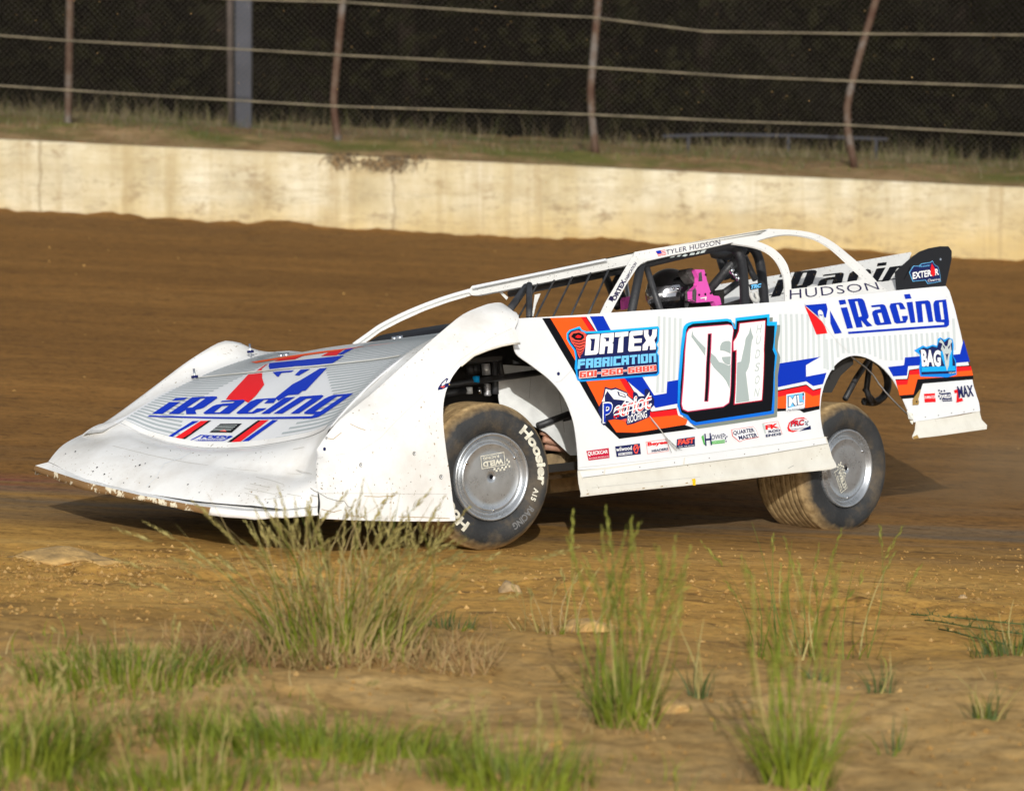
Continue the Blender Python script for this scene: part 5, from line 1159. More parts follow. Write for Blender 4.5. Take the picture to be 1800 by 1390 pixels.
# --- roof, pillars, sail panel
Proof = [Vector(pv(1118, 443, .62)), Vector(pv(1352, 403, .62)), Vector(pv(830, 503, -.62))]
nr = (Proof[1] - Proof[0]).cross(Proof[2] - Proof[0]).normalized()
pm = PM(); a, b_, c = Proof; d = b_ + (c - a); dz = Vector((0, 0, -.018))
rows = []
for t in np.linspace(0, 1, 9):
    L0, R0 = a.lerp(b_, t), c.lerp(d, t); rows.append([tuple(L0.lerp(R0, s) + Vector((0, 0, .002 * math.sin(math.pi * s)))) for s in np.linspace(0, 1, 11)])
grid(pm, rows, 'white_roof'); grid(pm, [[(p[0], p[1], p[2] - .012) for p in r_] for r_ in rows], 'white_roof')
roof = pm.build('roof', car)
PR = Plane(pv(1118, 443, .625), (0, 1, .35)); pm = PM()               # left roof rail with the driver's name
panel(pm, PR, [(1116, 443), (1235, 422.5), (1353, 402), (1368, 413), (1318, 421), (1285, 427), (1240, 437), (1180, 449), (1138, 458.5), (1122, 466), (1112, 455)], 'white_roof', .014)
text(pm, PR, 'TYLER HUDSON', [(1170, 448), (1266, 430), (1266, 421), (1170, 440)], 'd_text', 1, .004, -.05, 1.05)
poly(pm, PR, [(1152, 442), (1168, 439), (1171, 448), (1157, 451)], 'd_white', 1)
for k in range(4): poly(pm, PR, [(1152 + k * 1.3, 442.4 + k * 2.4), (1168 + k * .8, 439.4 + k * 2.4), (1168.6 + k * .8, 440.5 + k * 2.4), (1152.7 + k * 1.3, 443.6 + k * 2.4)], 'd_red', 2)
poly(pm, PR, [(1152, 442), (1160, 440.5), (1162.5, 445.5), (1154.8, 447)], 'd_blue', 3)
for x, y in ((1118, 452), (1124, 447), (1133, 445.5), (1141, 444), (1265, 421.5), (1274, 420.5)): spot(pm, PR, x, y, .8, 'd_seam', 1, 6)
pm.build('roof_rail', car)
PFw = Plane(pu(1000, 480, 1.03), (1, 0, .25)); pm = PM()              # front edge of the roof
panel(pm, PFw, [(1113, 446), (1066, 455.5), (829, 503), (823, 512), (829, 519), (840, 519), (960, 496), (1104, 466)], 'white_roof', .02)
line(pm, PFw, [(830, 510), (950, 483), (1062, 461)], .7, 'd_hair', 1)
for i in range(46):
    x = random.uniform(838, 1095); y = 513 - (x - 838) * .197 + random.uniform(-3.5, 3); spot(pm, PFw, x, y, random.uniform(.4, 1.0), 'd_seam', 1, 5)
pm.build('roof_visor', car)
pm = PM(); panel(pm, Plane(pu(1000, 476, 1.06), (1, 0, .25)), [(830, 502.5), (1064, 454.5), (1066, 458), (832, 506.5)], 'white_wrap', .01); pm.build('roof_deflector', car)
PA = Plane(pv(1113, 452, .63), (.0, 1, .72)); pm = PM()               # left front pillar
panel(pm, PA, [(1110, 453), (1119, 443), (1139, 458), (1128, 463), (1121, 469), (1101, 500), (1072, 553), (1053, 555), (1064, 532)], 'white_roof', .012)
text(pm, PA, 'ORTEX', [(1081.5, 530), (1101.5, 494), (1093, 490.5), (1074.5, 526)], 'd_text', 1, .05)
text(pm, PA, 'FABRICATION', [(1102, 494), (1119.5, 463.5), (1115.5, 460.5), (1097.5, 491.5)], 'd_text', 1, .02)
poly(pm, PA, [(1069, 527), (1072, 521), (1076, 520.5), (1078, 525), (1076.5, 531.5), (1074, 529)], 'd_text', 1)
for x, y in ((1066, 540), (1107, 466), (1098, 478)): spot(pm, PA, x, y, .9, 'd_seam', 1, 6)
pm.build('roof_pillar', car)
pm = PM(); tube(pm, [pv(622, 606, -.82), pv(653, 584, -.80), pv(668, 573, -.79), pv(705, 554, -.75), (pv(745, 537, -.71)), pv(787, 522, -.67), pv(826, 511, -.63)], .012, 'white_roof', 8, True, 2)
q = [pv(622, 605, -.82), pv(653, 583, -.80), pv(668, 572, -.79), pv(705, 553, -.75), pv(745, 535, -.71), pv(787, 520, -.67), pv(828, 508, -.63)]
grid(pm, [q, [(p[0], p[1] - .004, p[2] - .035) for p in q]], 'white_roof'); pm.build('roof_pillar', car)
# sail panel behind the driver, one sheet with its opening
PSl = Plane(pv(1395, 525, .90), (0, 1, .68)); pm = PM()
outl = crom([(1352, 402.5), (1380, 403.5), (1410, 406), (1440, 413), (1466, 427), (1490, 446), (1512, 465), (1535, 488), (1549, 503), (1563, 511.5)], 4) + [(1500, 519), (1390, 530)] + crom([(1380, 531), (1379, 500), (1376, 482), (1366, 460), (1350, 444), (1325, 434), (1286, 428)], 4) + [(1300, 421), (1330, 416)]
hole = crom([(1330, 424), (1352, 417), (1380, 412.5), (1408, 414.5), (1434, 421), (1460, 436), (1484, 457), (1505, 477), (1516, 487)], 4) + [(1513, 492), (1460, 500), (1420, 505)] + crom([(1391, 508), (1390, 490), (1385, 468), (1374, 450), (1358, 436), (1342, 428)], 4)
panel(pm, PSl, [outl, hole], 'white_roof', .01)
text(pm, PSl, 'HUDSON', [(1388, 526.5), (1546, 509), (1540, 496), (1388, 509.5)], 'd_text', 1, -.004, 0, 1.1)
for x, y in ((1360, 409), (1400, 409), (1440, 417), (1475, 441), (1510, 474), (1382, 520), (1384, 480), (1368, 455), (1345, 437), (1440, 522), (1500, 515), (1552, 508)): spot(pm, PSl, x, y, .8, 'd_seam', 1, 6)
pm.build('sail_panel', car)
# rear spoiler
PSp = Plane((-.736, .92, 1.144), (1, 0, 1.17)); pm = PM()
panel(pm, PSp, [(1220, 507), (1345, 487), (1470, 466), (1601, 443), (1577, 512), (1390, 535), (1230, 552)], 'white_roof', .008)
word(pm, PSp, [(1355, 523), (1634, 486), (1645, 461), (1368, 492)], 'd_black', 1, (8,))
line(pm, PSp, [(1352, 519), (1585, 489), (1590, 491)], 1.6, 'd_black', 1)
for k in range(24): x = 1350 + k * 10; spot(pm, PSp, x, 489 - (x - 1350) * .172, .7, 'd_seam', 2, 5)
for i in range(90): x = random.uniform(1350, 1575); spot(pm, PSp, x, random.uniform(492, 520) - (x - 1350) * .17, random.uniform(.3, .8), 'd_gold', 3, 5)
spoiler = pm.build('spoiler', car)
PE = Plane((-.9, .93, 1.2), (0, 1, .12)); pm = PM()
panel(pm, PE, [(1577, 513), (1574, 478), (1586, 467), (1603, 452), (1617, 442), (1632, 436.5), (1652, 433), (1667, 433), (1673, 441), (1673, 455), (1667, 482), (1662, 504)], 'black_plastic', .006)
zx = lambda *p: Z(1320, 400, 4.737, p)
ex = zx((1315, 375), (1350, 320), (1395, 320), (1420, 300), (1490, 290), (1510, 275), (1530, 310), (1560, 330), (1575, 400), (1580, 450), (1470, 470), (1450, 440), (1345, 450))
poly(pm, PE, ex, 'd_sky', 1); poly(pm, PE, grow(ex, -.8), 'd_navy', 2); text(pm, PE, 'EXTERI R', zx((1342, 432), (1562, 395), (1558, 342), (1342, 375)), 'd_white', 3, .03); text(pm, PE, 'Premier', zx((1400, 335), (1490, 322), (1488, 305), (1400, 318)), 'd_sky', 3, .0); text(pm, PE, 'Cleaning', zx((1468, 462), (1572, 444), (1570, 420), (1468, 432)), 'd_white', 3, .0)
poly(pm, PE, zx((1500, 300), (1525, 345), (1530, 390), (1512, 410), (1492, 390), (1490, 345)), 'd_red', 4); spot(pm, PE, 1653, 456, 2.2, 'chrome', 1, 10)
pm.build('spoiler_end_plate', spoiler)
# rear deck, right side, floor and inner panels
pm = PM(); us = np.linspace(-1.22, .25, 6)
grid(pm, [[(u, v, 1.118) for v in np.linspace(-.93, .93, 7)] for u in us], 'white_wrap')
grid(pm, [[(u, v, 1.105) for v in (.62, .93)] for u in np.linspace(.25, 2.2, 6)], 'white_wrap'); grid(pm, [[(u, v, 1.105) for v in (-.93, -.45)] for u in np.linspace(.25, 2.2, 6)], 'white_wrap')
grid(pm, [[(1.55, v, 1.10), (2.25, v, 1.10)] for v in np.linspace(-.7, .7, 4)], 'white_wrap')
pm.build('rear_deck', car)
pm = PM()
grid(pm, [[(u, -(1.05 - .126 * (w - .24)), w) for w in (.48, .7, .9, 1.11)] for u in np.linspace(.45, 2.2, 8)], 'white_wrap'); grid(pm, [[(u, -(1.05 - .126 * (w - .24)), w) for w in (.98, 1.04, 1.11)] for u in np.linspace(-.55, .45, 5)], 'white_wrap'); grid(pm, [[(u, -(1.05 - .126 * (w - .24)), w) for w in (.55, .8, 1.11)] for u in np.linspace(-1.2, -.55, 4)], 'white_wrap')
pm.build('side_panel', car)
pm = PM(); box(pm, (.55, -.75, .36), (2.15, .86, .40), 'cockpit_dark'); box(pm, (.48, -.75, .40), (.52, .9, 1.09), 'cockpit_dark'); box(pm, (.52, .88, .40), (1.55, .90, 1.07), 'cockpit_dark'); box(pm, (2.2, -.5, .5), (3.3, .24, .55), 'cockpit_dark'); box(pm, (2.1, -.72, .45), (2.95, -.70, .85), 'cockpit_dark')
pm.build('floor_pan', car)
pm = PM(); pm.add([(1.62, .86, 1.08), (1.62, .0, 1.08), (1.05, .0, 1.12), (1.05, .86, 1.09)], [(0, 1, 2, 3)], 'cockpit_dark', False); pm.add([(1.05, -.3, .7), (1.05, .9, .7), (1.05, .9, 1.10), (1.05, -.3, 1.12)], [(0, 1, 2, 3)], 'cockpit_dark', False); pm.build('dashboard', car)
# sheet behind the front wheel and dark engine bay
pm = PM(); PI = Plane((2.3, .46, .7), (.25, 1, .05)); panel(pm, PI, [(866, 640), (950, 645), (1036, 640), (1036, 800), (1003, 800), (960, 760), (880, 720)], 'dull_aluminium', .004)
line(pm, PI, [(982, 685), (987, 722), (992, 760)], 1.2, 'd_hair', 1); line(pm, PI, [(935, 640), (930, 700)], .5, 'd_seam', 1); pm.build('engine_panel', car)
pm = PM(); panel(pm, Plane((2.4, .36, .7), (.1, 1, 0)), [(770, 590), (1000, 600), (1000, 800), (760, 800)], 'cockpit_dark', .01); box(pm, (2.3, .45, .93), (2.70, .84, .95), 'cockpit_dark'); pm.build('inner_fender', car)
zw = lambda x, y, v: pv(770 + x / 6.923, 600 + y / 6.923, v)
pm = PM(); tube(pm, [zw(60, 545, .62), zw(640, 460, .6), zw(1240, 375, .58)], .016, 'tube_black', 10); tube(pm, [zw(700, 640, .56), zw(695, 500, .56), zw(690, 230, .58)], .017, 'tube_black', 8); tube(pm, [zw(750, 250, .6), zw(775, 420, .6)], .014, 'tube_black', 8)
tube(pm, [zw(80, 640, .58), zw(320, 600, .58)], .02, 'tube_black', 8); tube(pm, [zw(1215, 1025, .60), zw(1660, 860, .64)], .017, 'tube_black', 8); tube(pm, [zw(1520, 940, .62), zw(1660, 900, .64)], .016, 'tube_black', 8)
pm.build('front_frame', car)
pm = PM(); tube(pm, [zw(462, 425, .622), zw(462, 500, .622)], .0175, 'd_cyan', 10); pm.build('blue_strap', car)
pm = PM(); tube(pm, [zw(578, 275, .54), zw(590, 410, .54)], .022, 'canister', 12); pm.build('shock_reservoir', car); pm = PM(); tube(pm, [zw(600, 520, .54), zw(600, 660, .54)], .017, 'canister', 12); tube(pm, [zw(500, 560, .55), zw(505, 640, .55)], .010, 'chrome', 8)
for k in range(5): tube(pm, [zw(600, 540 + k * 26, .54), zw(600, 548 + k * 26, .54)], .0205, 'steel', 12)
pm.build('shock_absorber', car)
pm = PM(); tube(pm, [zw(380, 300, .55), zw(390, 400, .55)], .024, 'tube_black', 10); pm.build('suspension_arm', car); pm = PM(); tube(pm, [zw(440, 290, .53), zw(460, 390, .53)], .026, 'tube_black', 10); pm.build('suspension_arm', car); pm = PM(); tube(pm, [zw(370, 560, .56), zw(375, 640, .56)], .02, 'dull_aluminium', 8); pm.build('suspension_arm', car)
pm = PM(); tube(pm, [zw(820, 530, .5), zw(850, 560, .5)], .02, 'header_pipe', 10); pm.build('steering_joint', car); pm = PM(); tube(pm, [zw(1250, 1095, .55), zw(1400, 1140, .56), zw(1560, 1160, .58)], .017, 'header_pipe', 10); tube(pm, [zw(1280, 1190, .55), zw(1450, 1240, .56), zw(1560, 1240, .58)], .017, 'header_pipe', 10); tube(pm, [zw(1300, 1280, .53), zw(1600, 1320, .56)], .017, 'header_pipe', 10); tube(pm, [zw(1540, 1190, .58), zw(1640, 1210, .59), zw(1900, 1290, .66)], .030, 'header_pipe', 12)
pm.build('exhaust_header', car)
pm = PM(); a = Vector(zw(1330, 1370, .5)); box(pm, (a.x - .25, a.y - .5, a.z - .11), (a.x + .02, a.y, a.z), 'dusty_brown'); box(pm, (a.x - .3, a.y - .45, a.z - .20), (a.x - .02, a.y - .02, a.z - .13), 'dusty_brown'); pm.build('oil_pan', car)
# rear frame seen through the rear wheel opening
ze = lambda x, y, v: pv(1300 + x / 3.474, 560 + y / 3.474, v)
pm = PM(); tube(pm, [ze(800, 235, .70), ze(715, 360, .72), ze(645, 490, .74)], .017, 'tube_black', 8); tube(pm, [ze(800, 235, .7), ze(775, 430, .68), ze(800, 510, .66)], .017, 'tube_black', 8)
tube(pm, [ze(810, 235, .6), ze(880, 290, .6), ze(912, 390, .6), ze(890, 470, .6), ze(830, 515, .6), ze(760, 505, .6)], .022, 'tube_black', 8, True, 2); tube(pm, [ze(760, 430, .62), ze(830, 510, .62)], .012, 'tube_black', 8); tube(pm, [ze(560, 290, .8), ze(640, 215, .8), ze(820, 225, .8)], .02, 'tube_black', 8)
pm.build('rear_frame', car)
pm = PM(); panel(pm, Plane((.12, .86, .9), (.2, 1, 0)), [(1446, 690), (1452, 655), (1466, 636), (1500, 622), (1500, 640), (1478, 660), (1462, 690)], 'cockpit_dark', .004); pm.build('wheel_tub', car)
# --- cage, windscreen bars
zc = lambda x, y, v: pv(1060 + x / 5, 400 + y / 5, v)
pm = PM()
tube(pm, [zc(350, 290, .60), zc(330, 340, .61), zc(240, 800, .74)], .024, 'pad_black', 10); tube(pm, [zc(365, 290, .56), zc(430, 500, .62), zc(515, 760, .70)], .017, 'tube_black', 8)
tube(pm, [zc(330, 325, .575), zc(700, 235, .575), zc(1010, 172, .575), zc(1110, 160, .575), zc(1185, 205, .58), zc(1222, 300, .60), zc(1240, 480, .66), zc(1248, 760, .74)], .026, 'pad_black', 12, True, 2)
tube(pm, [zc(1130, 160, .30), zc(1290, 158, .32), zc(1350, 215, .34), zc(1385, 330, .36), zc(1405, 500, .40), zc(1425, 760, .46)], .027, 'pad_black', 12, True, 2)
tube(pm, [zc(1210, 230, .5), zc(1080, 380, .45), zc(950, 530, .35), zc(900, 640, .3)], .024, 'tube_black', 10); tube(pm, [zc(1240, 180, .35), zc(1180, 320, .3), zc(1150, 450, .25)], .022, 'tube_black', 8); tube(pm, [zc(980, 230, -.1), zc(1120, 250, .1), zc(1250, 200, .3)], .03, 'pad_black', 8, True, 1); tube(pm, [zc(1040, 270, 0), zc(1080, 400, 0), zc(1100, 440, .0)], .03, 'pad_black', 8)
tube(pm, [zc(1240, 250, .4), zc(1300, 380, .42), zc(1340, 460, .42)], .018, 'tube_black', 8); tube(pm, [zc(1190, 480, .3), zc(1040, 590, .3)], .02, 'tube_black', 8)
z2 = lambda x, y, v: pv(560 + x / 3.659, 380 + y / 3.659, v)
tube(pm, [z2(1335, 455, .05), z2(1215, 620, .25)], .020, 'tube_black', 10); tube(pm, [z2(1355, 440, .1), z2(1355, 650, .3)], .017, 'tube_black', 10); tube(pm, [z2(1230, 500, -.55), z2(2050, 330, .55)], .018, 'tube_black', 8)
tube(pm, [zc(0, 380, -.3), zc(60, 520, -.2), zc(130, 700, -.1)], .022, 'tube_black', 8); tube(pm, [zc(170, 400, -.2), zc(110, 520, -.15), zc(180, 660, -.1)], .03, 'pad_black', 8, True, 1); tube(pm, [zc(100, 380, -.5), zc(200, 480, -.35), zc(230, 700, -.3)], .014, 'steel', 8)
pm.build('roll_cage', car)
for (x0, y0), (x1, y1), v0, v1 in (((1038, 480), (1003, 556), .35, .5), ((1006, 487), (972, 557), .2, .38), ((974, 493), (942, 557), .05, .26), ((946, 498), (912, 557), -.1, .14), ((1070, 474), (1034, 553), .5, .62), ((938, 500), (880, 552), -.16, 0)):
    pm = PM(); tube(pm, [pv(x0, y0, v0), pv(x1, y1, v1)], .006, 'tube_black', 6); pm.build('windscreen_bar', car)
pm = PM(); panel(pm, Plane(pu(880, 518, 1.0), (1, .2, 0)), [(873, 509), (877, 508), (893, 523), (890, 527)], 'white_roof', .004); pm.build('visor_bracket', car); pm = PM(); panel(pm, Plane(pu(938, 540, 1.2), (1, .2, 0)), [(940, 518), (950, 516), (942, 535), (937, 556), (935, 556)], 'white_roof', .004); pm.build('visor_bracket', car)
# fittings on the cage
pm = PM()
for x, y, r_ in ((1125, 390, .012), (1160, 430, .010), (1185, 460, .012), (1225, 458, .014)): p = Vector(zc(x, y, .62)); tube(pm, [p, p + Vector((.01, .02, .01))], r_, 'chrome', 10)
tube(pm, [zc(1125, 390, .625), zc(1160, 430, .625), zc(1190, 460, .625)], .006, 'chrome', 6); pm.build('latch', car); pm = PM(); tube(pm, [zc(1290, 570, .5), zc(1320, 640, .5), zc(1370, 650, .5), zc(1340, 570, .5)], .012, 'rope_white', 6, False, 2)
pm.build('webbing_loop', car)
PT = Plane(pv(1060 + 1340 / 5, 400 + 520 / 5, .50), (0, 1, .2)); pm = PM(); panel(pm, PT, [(1317, 500), (1338, 497), (1339, 506), (1320, 510)], 'black_plastic', .004); text(pm, PT, 'TRC', [(1319, 509), (1338, 505), (1338, 498), (1320, 501)], 'd_sky', 1, .06, .2); pm.build('cage_plate', car)
PB = Plane(pv(1210, 440, .605), (0, 1, .2)); pm = PM(); tb = Z(1060, 400, 5, ((585, 268), (880, 222), (912, 190), (610, 245)))
for a in (((585, 268), (610, 246), (640, 244), (622, 262)), ((645, 258), (660, 240), (690, 238), (672, 256)), ((690, 252), (720, 232), (745, 240), (720, 256)), ((755, 246), (770, 225), (805, 222), (800, 240)), ((812, 238), (828, 214), (850, 212), (842, 232)), ((852, 228), (862, 208), (912, 190), (886, 222))): poly(pm, PB, Z(1060, 400, 5, a), 'd_grey', 1)
pm.build('cage_sticker', car)
# --- seat head surround, seat, belts, wheel
PH = Plane(pv(1235, 510, .42), (-.1, 1, .0)); pm = PM(); zp = lambda *p: Z(1060, 400, 5, p)
panel(pm, PH, zp((808, 368), (890, 370), (898, 400), (915, 470), (945, 560), (972, 600), (976, 648), (822, 660), (785, 640), (780, 560), (808, 530), (835, 505), (838, 440)), 'pink', .03); panel(pm, PH, zp((972, 598), (1018, 602), (1030, 620), (1044, 690), (1000, 700), (976, 648)), 'pink', .03)
poly(pm, PH, zp((838, 402), (862, 388), (870, 470), (836, 474)), 'foam_grey', 2); 
for x, y in ((900, 415), (842, 592), (896, 586), (945, 578)): spot(pm, PH, 1060 + x / 5, 400 + y / 5, 2.2, 'd_black', 2, 10)
poly(pm, PH, zp((850, 618), (905, 608), (902, 640), (890, 640), (892, 622), (852, 628)), 'd_white', 3)
hs = pm.build('head_surround', car)
pm = PM(); panel(pm, Plane(pv(1215, 485, .40), (-.1, 1, 0)), zp((728, 385), (750, 360), (785, 356), (808, 390), (830, 470), (828, 500), (800, 490), (760, 440)), 'foam_grey', .06); panel(pm, Plane(pv(1218, 520, .43), (-.1, 1, 0)), zp((785, 555), (812, 528), (822, 560), (818, 655), (785, 635)), 'foam_grey', .05); pm.build('pad', hs)
pm = PM(); panel(pm, Plane(pv(1100, 525, -.05), (0, 1, 0)), zp((185, 640), (200, 612), (245, 602), (255, 700), (190, 720)), 'pink', .03); pm.build('pad_wing', hs)
pm = PM(); rows = [[(.20 - .10 * t, v, .5 + .75 * t) for v in (-.15, .1, .4)] for t in np.linspace(0, 1, 5)]; grid(pm, rows, 'cockpit_dark'); grid(pm, [[(.7, v, .52), (.2, v, .50)] for v in (-.15, .4)], 'cockpit_dark'); panel(pm, Plane((.2, .44, .9), (0, 1, 0)), [(0.0 + x, y) for x, y in ((1240, 545), (1320, 520), (1345, 600), (1250, 620))], 'cockpit_dark', .02); pm.build('seat', car)
pm = PM(); cst = Vector((.86, .14, .98)); q = [cst + Vector((.05 * math.sin(a) * 0 + .06 * math.sin(a), .17 * math.cos(a), .16 * math.sin(a))) for a in np.linspace(0, 2 * math.pi, 25)]; tube(pm, q, .014, 'pad_black', 8, False); tube(pm, [cst + Vector((.03, 0, 0)), cst + Vector((.3, 0, -.05))], .018, 'tube_black', 8)
for a in (0, 2.1, 4.2): tube(pm, [cst + Vector((.03, 0, 0)), cst + Vector((.06 * math.sin(a), .165 * math.cos(a), .155 * math.sin(a)))], .010, 'tube_black', 6)
pm.build('steering_wheel', car)
# ------------------------------------------------------------------ wheels
def wheel_frame(nc):
    n = (RT * nc[0] + UP * nc[1] - FW * math.sqrt(1 - nc[0] ** 2 - nc[1] ** 2)); n /= np.linalg.norm(n)
    x = np.cross(UP, n); x /= np.linalg.norm(x); y = np.cross(n, x); return x, y, n
def make_wheel(width, grooves, seed):
    wh = empty('wheel', parent=car)
    pm = PM(); R0 = .352
    prof = [(.200, -.030), (.212, -.012), (.225, .004), (.25, .018), (.28, .022), (.305, .018), (.325, .006), (.338, -.012), (.346, -.030)]
    xs_ = np.linspace(-.04, -width + .04, grooves + 1)
    for i, x in enumerate(xs_):
        prof.append((R0, x + .004)); 
        if i < grooves: prof += [(R0, x - .008 if i == 0 else x - .004), (R0 + .001, (x + xs_[i + 1]) / 2), (R0, xs_[i + 1] + .008), (R0 - .006, xs_[i + 1] + .0055)]
    prof += [(.340, -width + .02), (.325, -width), (.28, -width - .02), (.22, -width - .01), (.205, -width + .02)]
    lathe(pm, prof, 'muddy_rubber', 96)
    random.seed(seed)
    ty = pm.build('tyre', wh)
    pm = PM()
    lathe(pm, [(.0, -.010), (.012, -.012), (.013, -.004), (.03, -.003), (.12, -.004), (.148, -.006), (.155, -.002), (.160, -.001), (.166, -.006), (.172, -.020), (.178, -.022), (.188, -.010), (.196, .004), (.203, .010), (.209, .008), (.212, -.004), (.206, -.03)], 'spun_aluminium', 72)
    lathe(pm, [(.0, -.0018), (.0105, -.0022)], 'd_black', 14)
    for a in (.6, 2.7, 4.8):
        tube(pm, [(.158 * math.cos(a), .158 * math.sin(a), -.003), (.158 * math.cos(a), .158 * math.sin(a), .004)], .007, 'chrome', 8)
    cv = pm.build('wheel_cover', wh)
    return wh, ty, cv
def prof_z(r): return lerp_poly(r, [.225, .25, .28, .305, .325, .338], [.004, .018, .022, .018, .006, -.012])
def ring_text(pm, s, a0, a1, r0, r1, mat, bold=.02, shear=0):
    v, f = text2d(s, bold, shear); bm = cut2d(v, f, (.03, .3)); bm.verts.index_update(); vs = []
    for p in bm.verts:
        a = R(a0 + (a1 - a0) * p.co.x); r_ = r0 + (r1 - r0) * p.co.y; vs.append((r_ * math.cos(a), r_ * math.sin(a), prof_z(r_) + .0012))
    pm.add(vs, [[q.index for q in f_.verts] for f_ in bm.faces], mat); bm.free()
def cover_logo(pm, cx_, cy_, rot, sc_=1.0):
    c, s = math.cos(R(rot)), math.sin(R(rot)); P2 = lambda x, y: (cx_ + (x * c - y * s) * sc_, cy_ + (x * s + y * c) * sc_, .0005)
    def flat(v, f, mat): pm.add([P2(x, y) for x, y in v], f, mat)
    W_, H_ = .056, .026
    for (x0, y0, x1, y1) in ((-W_, -H_, W_, -H_ + .003), (-W_, H_ - .003, W_, H_), (-W_, -H_ + .003, -W_ + .003, H_ - .003), (W_ - .003, -H_ + .003, W_, H_ - .003)): flat([(x0, y0), (x1, y0), (x1, y1), (x0, y1)], [(0, 1, 2, 3)], 'tyre_letter')
    v, f = text2d('WELD', .05); flat([(-.048 + x * .096, -.002 + y * .022) for x, y in v], f, 'tyre_letter'); v, f = text2d('RACING', .02); flat([(-.03 + x * .074, -.019 + y * .011) for x, y in v], f, 'tyre_letter')
    for i in range(7):
        for j in range(2):
            if (i + j) % 2 == 0: x, y = -W_ - .006 + i * .009, H_ + .004 + j * .008; flat([(x, y), (x + .009, y), (x + .0095, y + .008), (x + .0005, y + .008)], [(0, 1, 2, 3)], 'tyre_letter')
    for i in range(2):
        for j in range(4):
            if (i + j) % 2 == 0: x, y = -W_ - .022 + i * .008, H_ + .004 - j * .009; flat([(x, y), (x + .008, y), (x + .0085, y + .009), (x + .0005, y + .009)], [(0, 1, 2, 3)], 'tyre_letter')
def set_wheel(wh, pos_w, x, y, n):
    Mw = Matrix([[x[0], y[0], n[0], pos_w[0]], [x[1], y[1], n[1], pos_w[1]], [x[2], y[2], n[2], pos_w[2]], [0, 0, 0, 1]])
    wh.matrix_parent_inverse = Matrix(); wh.matrix_basis = CARM.inverted() @ Mw
f_x, f_y, f_n = wheel_frame((.555, -.036)); r_x, r_y, r_n = wheel_frame((.702, -.03))
wlf, ty, cv = make_wheel(.27, 7, 1); set_wheel(wlf, C0 + ray(864, 838) * 15.42 - f_n * 0, f_x, f_y, f_n)
pm = PM(); ring_text(pm, 'Hoosier', 57, -9, .252, .305, 'tyre_letter', .05, .1); pm.build('tyre_lettering', ty); pm = PM(); ring_text(pm, 'Hoosier', -121, -187, .252, .305, 'tyre_letter', .05, .1); pm.build('tyre_lettering', ty); pm = PM(); ring_text(pm, 'A15', -13, -27, .242, .268, 'tyre_letter', .03); pm.build('tyre_lettering', ty); pm = PM()
ring_text(pm, 'RACING', -34, -64, .25, .285, 'tyre_letter_worn', .03)
pm.build('tyre_lettering', ty)
pm = PM(); cover_logo(pm, .006, .078, 188, 1.22); pm.build('cover_emblem', cv)
wlr, ty2, cv2 = make_wheel(.36, 8, 2); set_wheel(wlr, C0 + ray(1488, 823) * 17.34, r_x, r_y, r_n)
pm = PM(); cover_logo(pm, -.045, -.062, -62, 1.15); pm.build('cover_emblem', cv2)
def plain_copy(src, pos, x, y, n):
    w_ = src.copy(); COL.objects.link(w_); w_.parent = car
    for ch in list(src.children): q = ch.copy(); COL.objects.link(q); q.parent = w_
    set_wheel(w_, pos, x, y, n)
pr = to_world((2.62, -.92, .70)); pr[2] = gzf(pr[0], pr[1]) + .35
plain_copy(wlf, pr, -f_x, f_y, -f_n)
pr = to_world((-.02, -.90, .6)); pr[2] = gzf(pr[0], pr[1]) + .35
plain_copy(wlr, pr, -r_x, r_y, -r_n)
# axle and links under the car
pm = PM(); a = to_car(C0 + ray(1488, 823) * 17.34 - r_n * .30); b_ = to_car(pr); tube(pm, [a, b_], .045, 'tube_black', 10); tube(pm, [tuple(np.array(a) + (.0, -.1, 0)), (.85, .55, .45)], .022, 'tube_black', 8); tube(pm, [tuple(np.array(a) + (.0, -.1, .08)), (.7, .6, .75)], .022, 'tube_black', 8); pm.build('rear_axle', car)
pm = PM(); a = to_car(C0 + ray(864, 838) * 15.42 - f_n * .25); tube(pm, [a, (2.5, .35, .42)], .02, 'tube_black', 8); tube(pm, [tuple(np.array(a) + (0, 0, .1)), (2.6, .4, .72)], .018, 'tube_black', 8); tube(pm, [a, tuple(np.array(a) + np.array([0, .2, 0]))], .05, 'steel', 12); pm.build('front_spindle', car)
# ------------------------------------------------------------------ driver
drv = empty('person'); drv.matrix_world = CARM @ Matrix.Translation((.35, .22, .55))
tag(drv, 'driver in a glossy black full-face helmet seated at the wheel of the race car', 'person')
def skin_mesh(name, verts, edges, radii, mat, parent, sub=2):
    me = bpy.data.meshes.new(name); me.from_pydata(verts, edges, []); ob = bpy.data.objects.new(name, me); COL.objects.link(ob)
    sk = ob.modifiers.new('s', 'SKIN'); ss = ob.modifiers.new('u', 'SUBSURF'); ss.levels = ss.render_levels = sub
    for d, r_ in zip(me.skin_vertices[0].data, radii): d.radius = r_ if isinstance(r_, tuple) else (r_, r_)
    me.skin_vertices[0].data[0].use_root = True
    bpy.context.view_layer.update(); dg = bpy.context.evaluated_depsgraph_get(); m2 = bpy.data.meshes.new_from_object(ob.evaluated_get(dg)); ob.modifiers.clear(); ob.data = m2; m2.materials.clear(); m2.materials.append(M[mat])
    for p in m2.polygons: p.use_smooth = True
    ob.parent = parent; return ob
vb = [(0, 0, .05), (-.03, 0, .22), (-.02, 0, .40), (0, 0, .50), (.02, 0, .57), (.03, 0, .68),
      (.0, .18, .44), (.22, .24, .32), (.44, .16, .42), (.0, -.18, .44), (.22, -.24, .32), (.44, -.16, .42),
      (.10, .10, .02), (.50, .13, .06), (.86, .13, -.06), (.96, .13, -.06), (.10, -.10, .02), (.50, -.13, .06), (.86, -.13, -.06), (.96, -.13, -.06)]
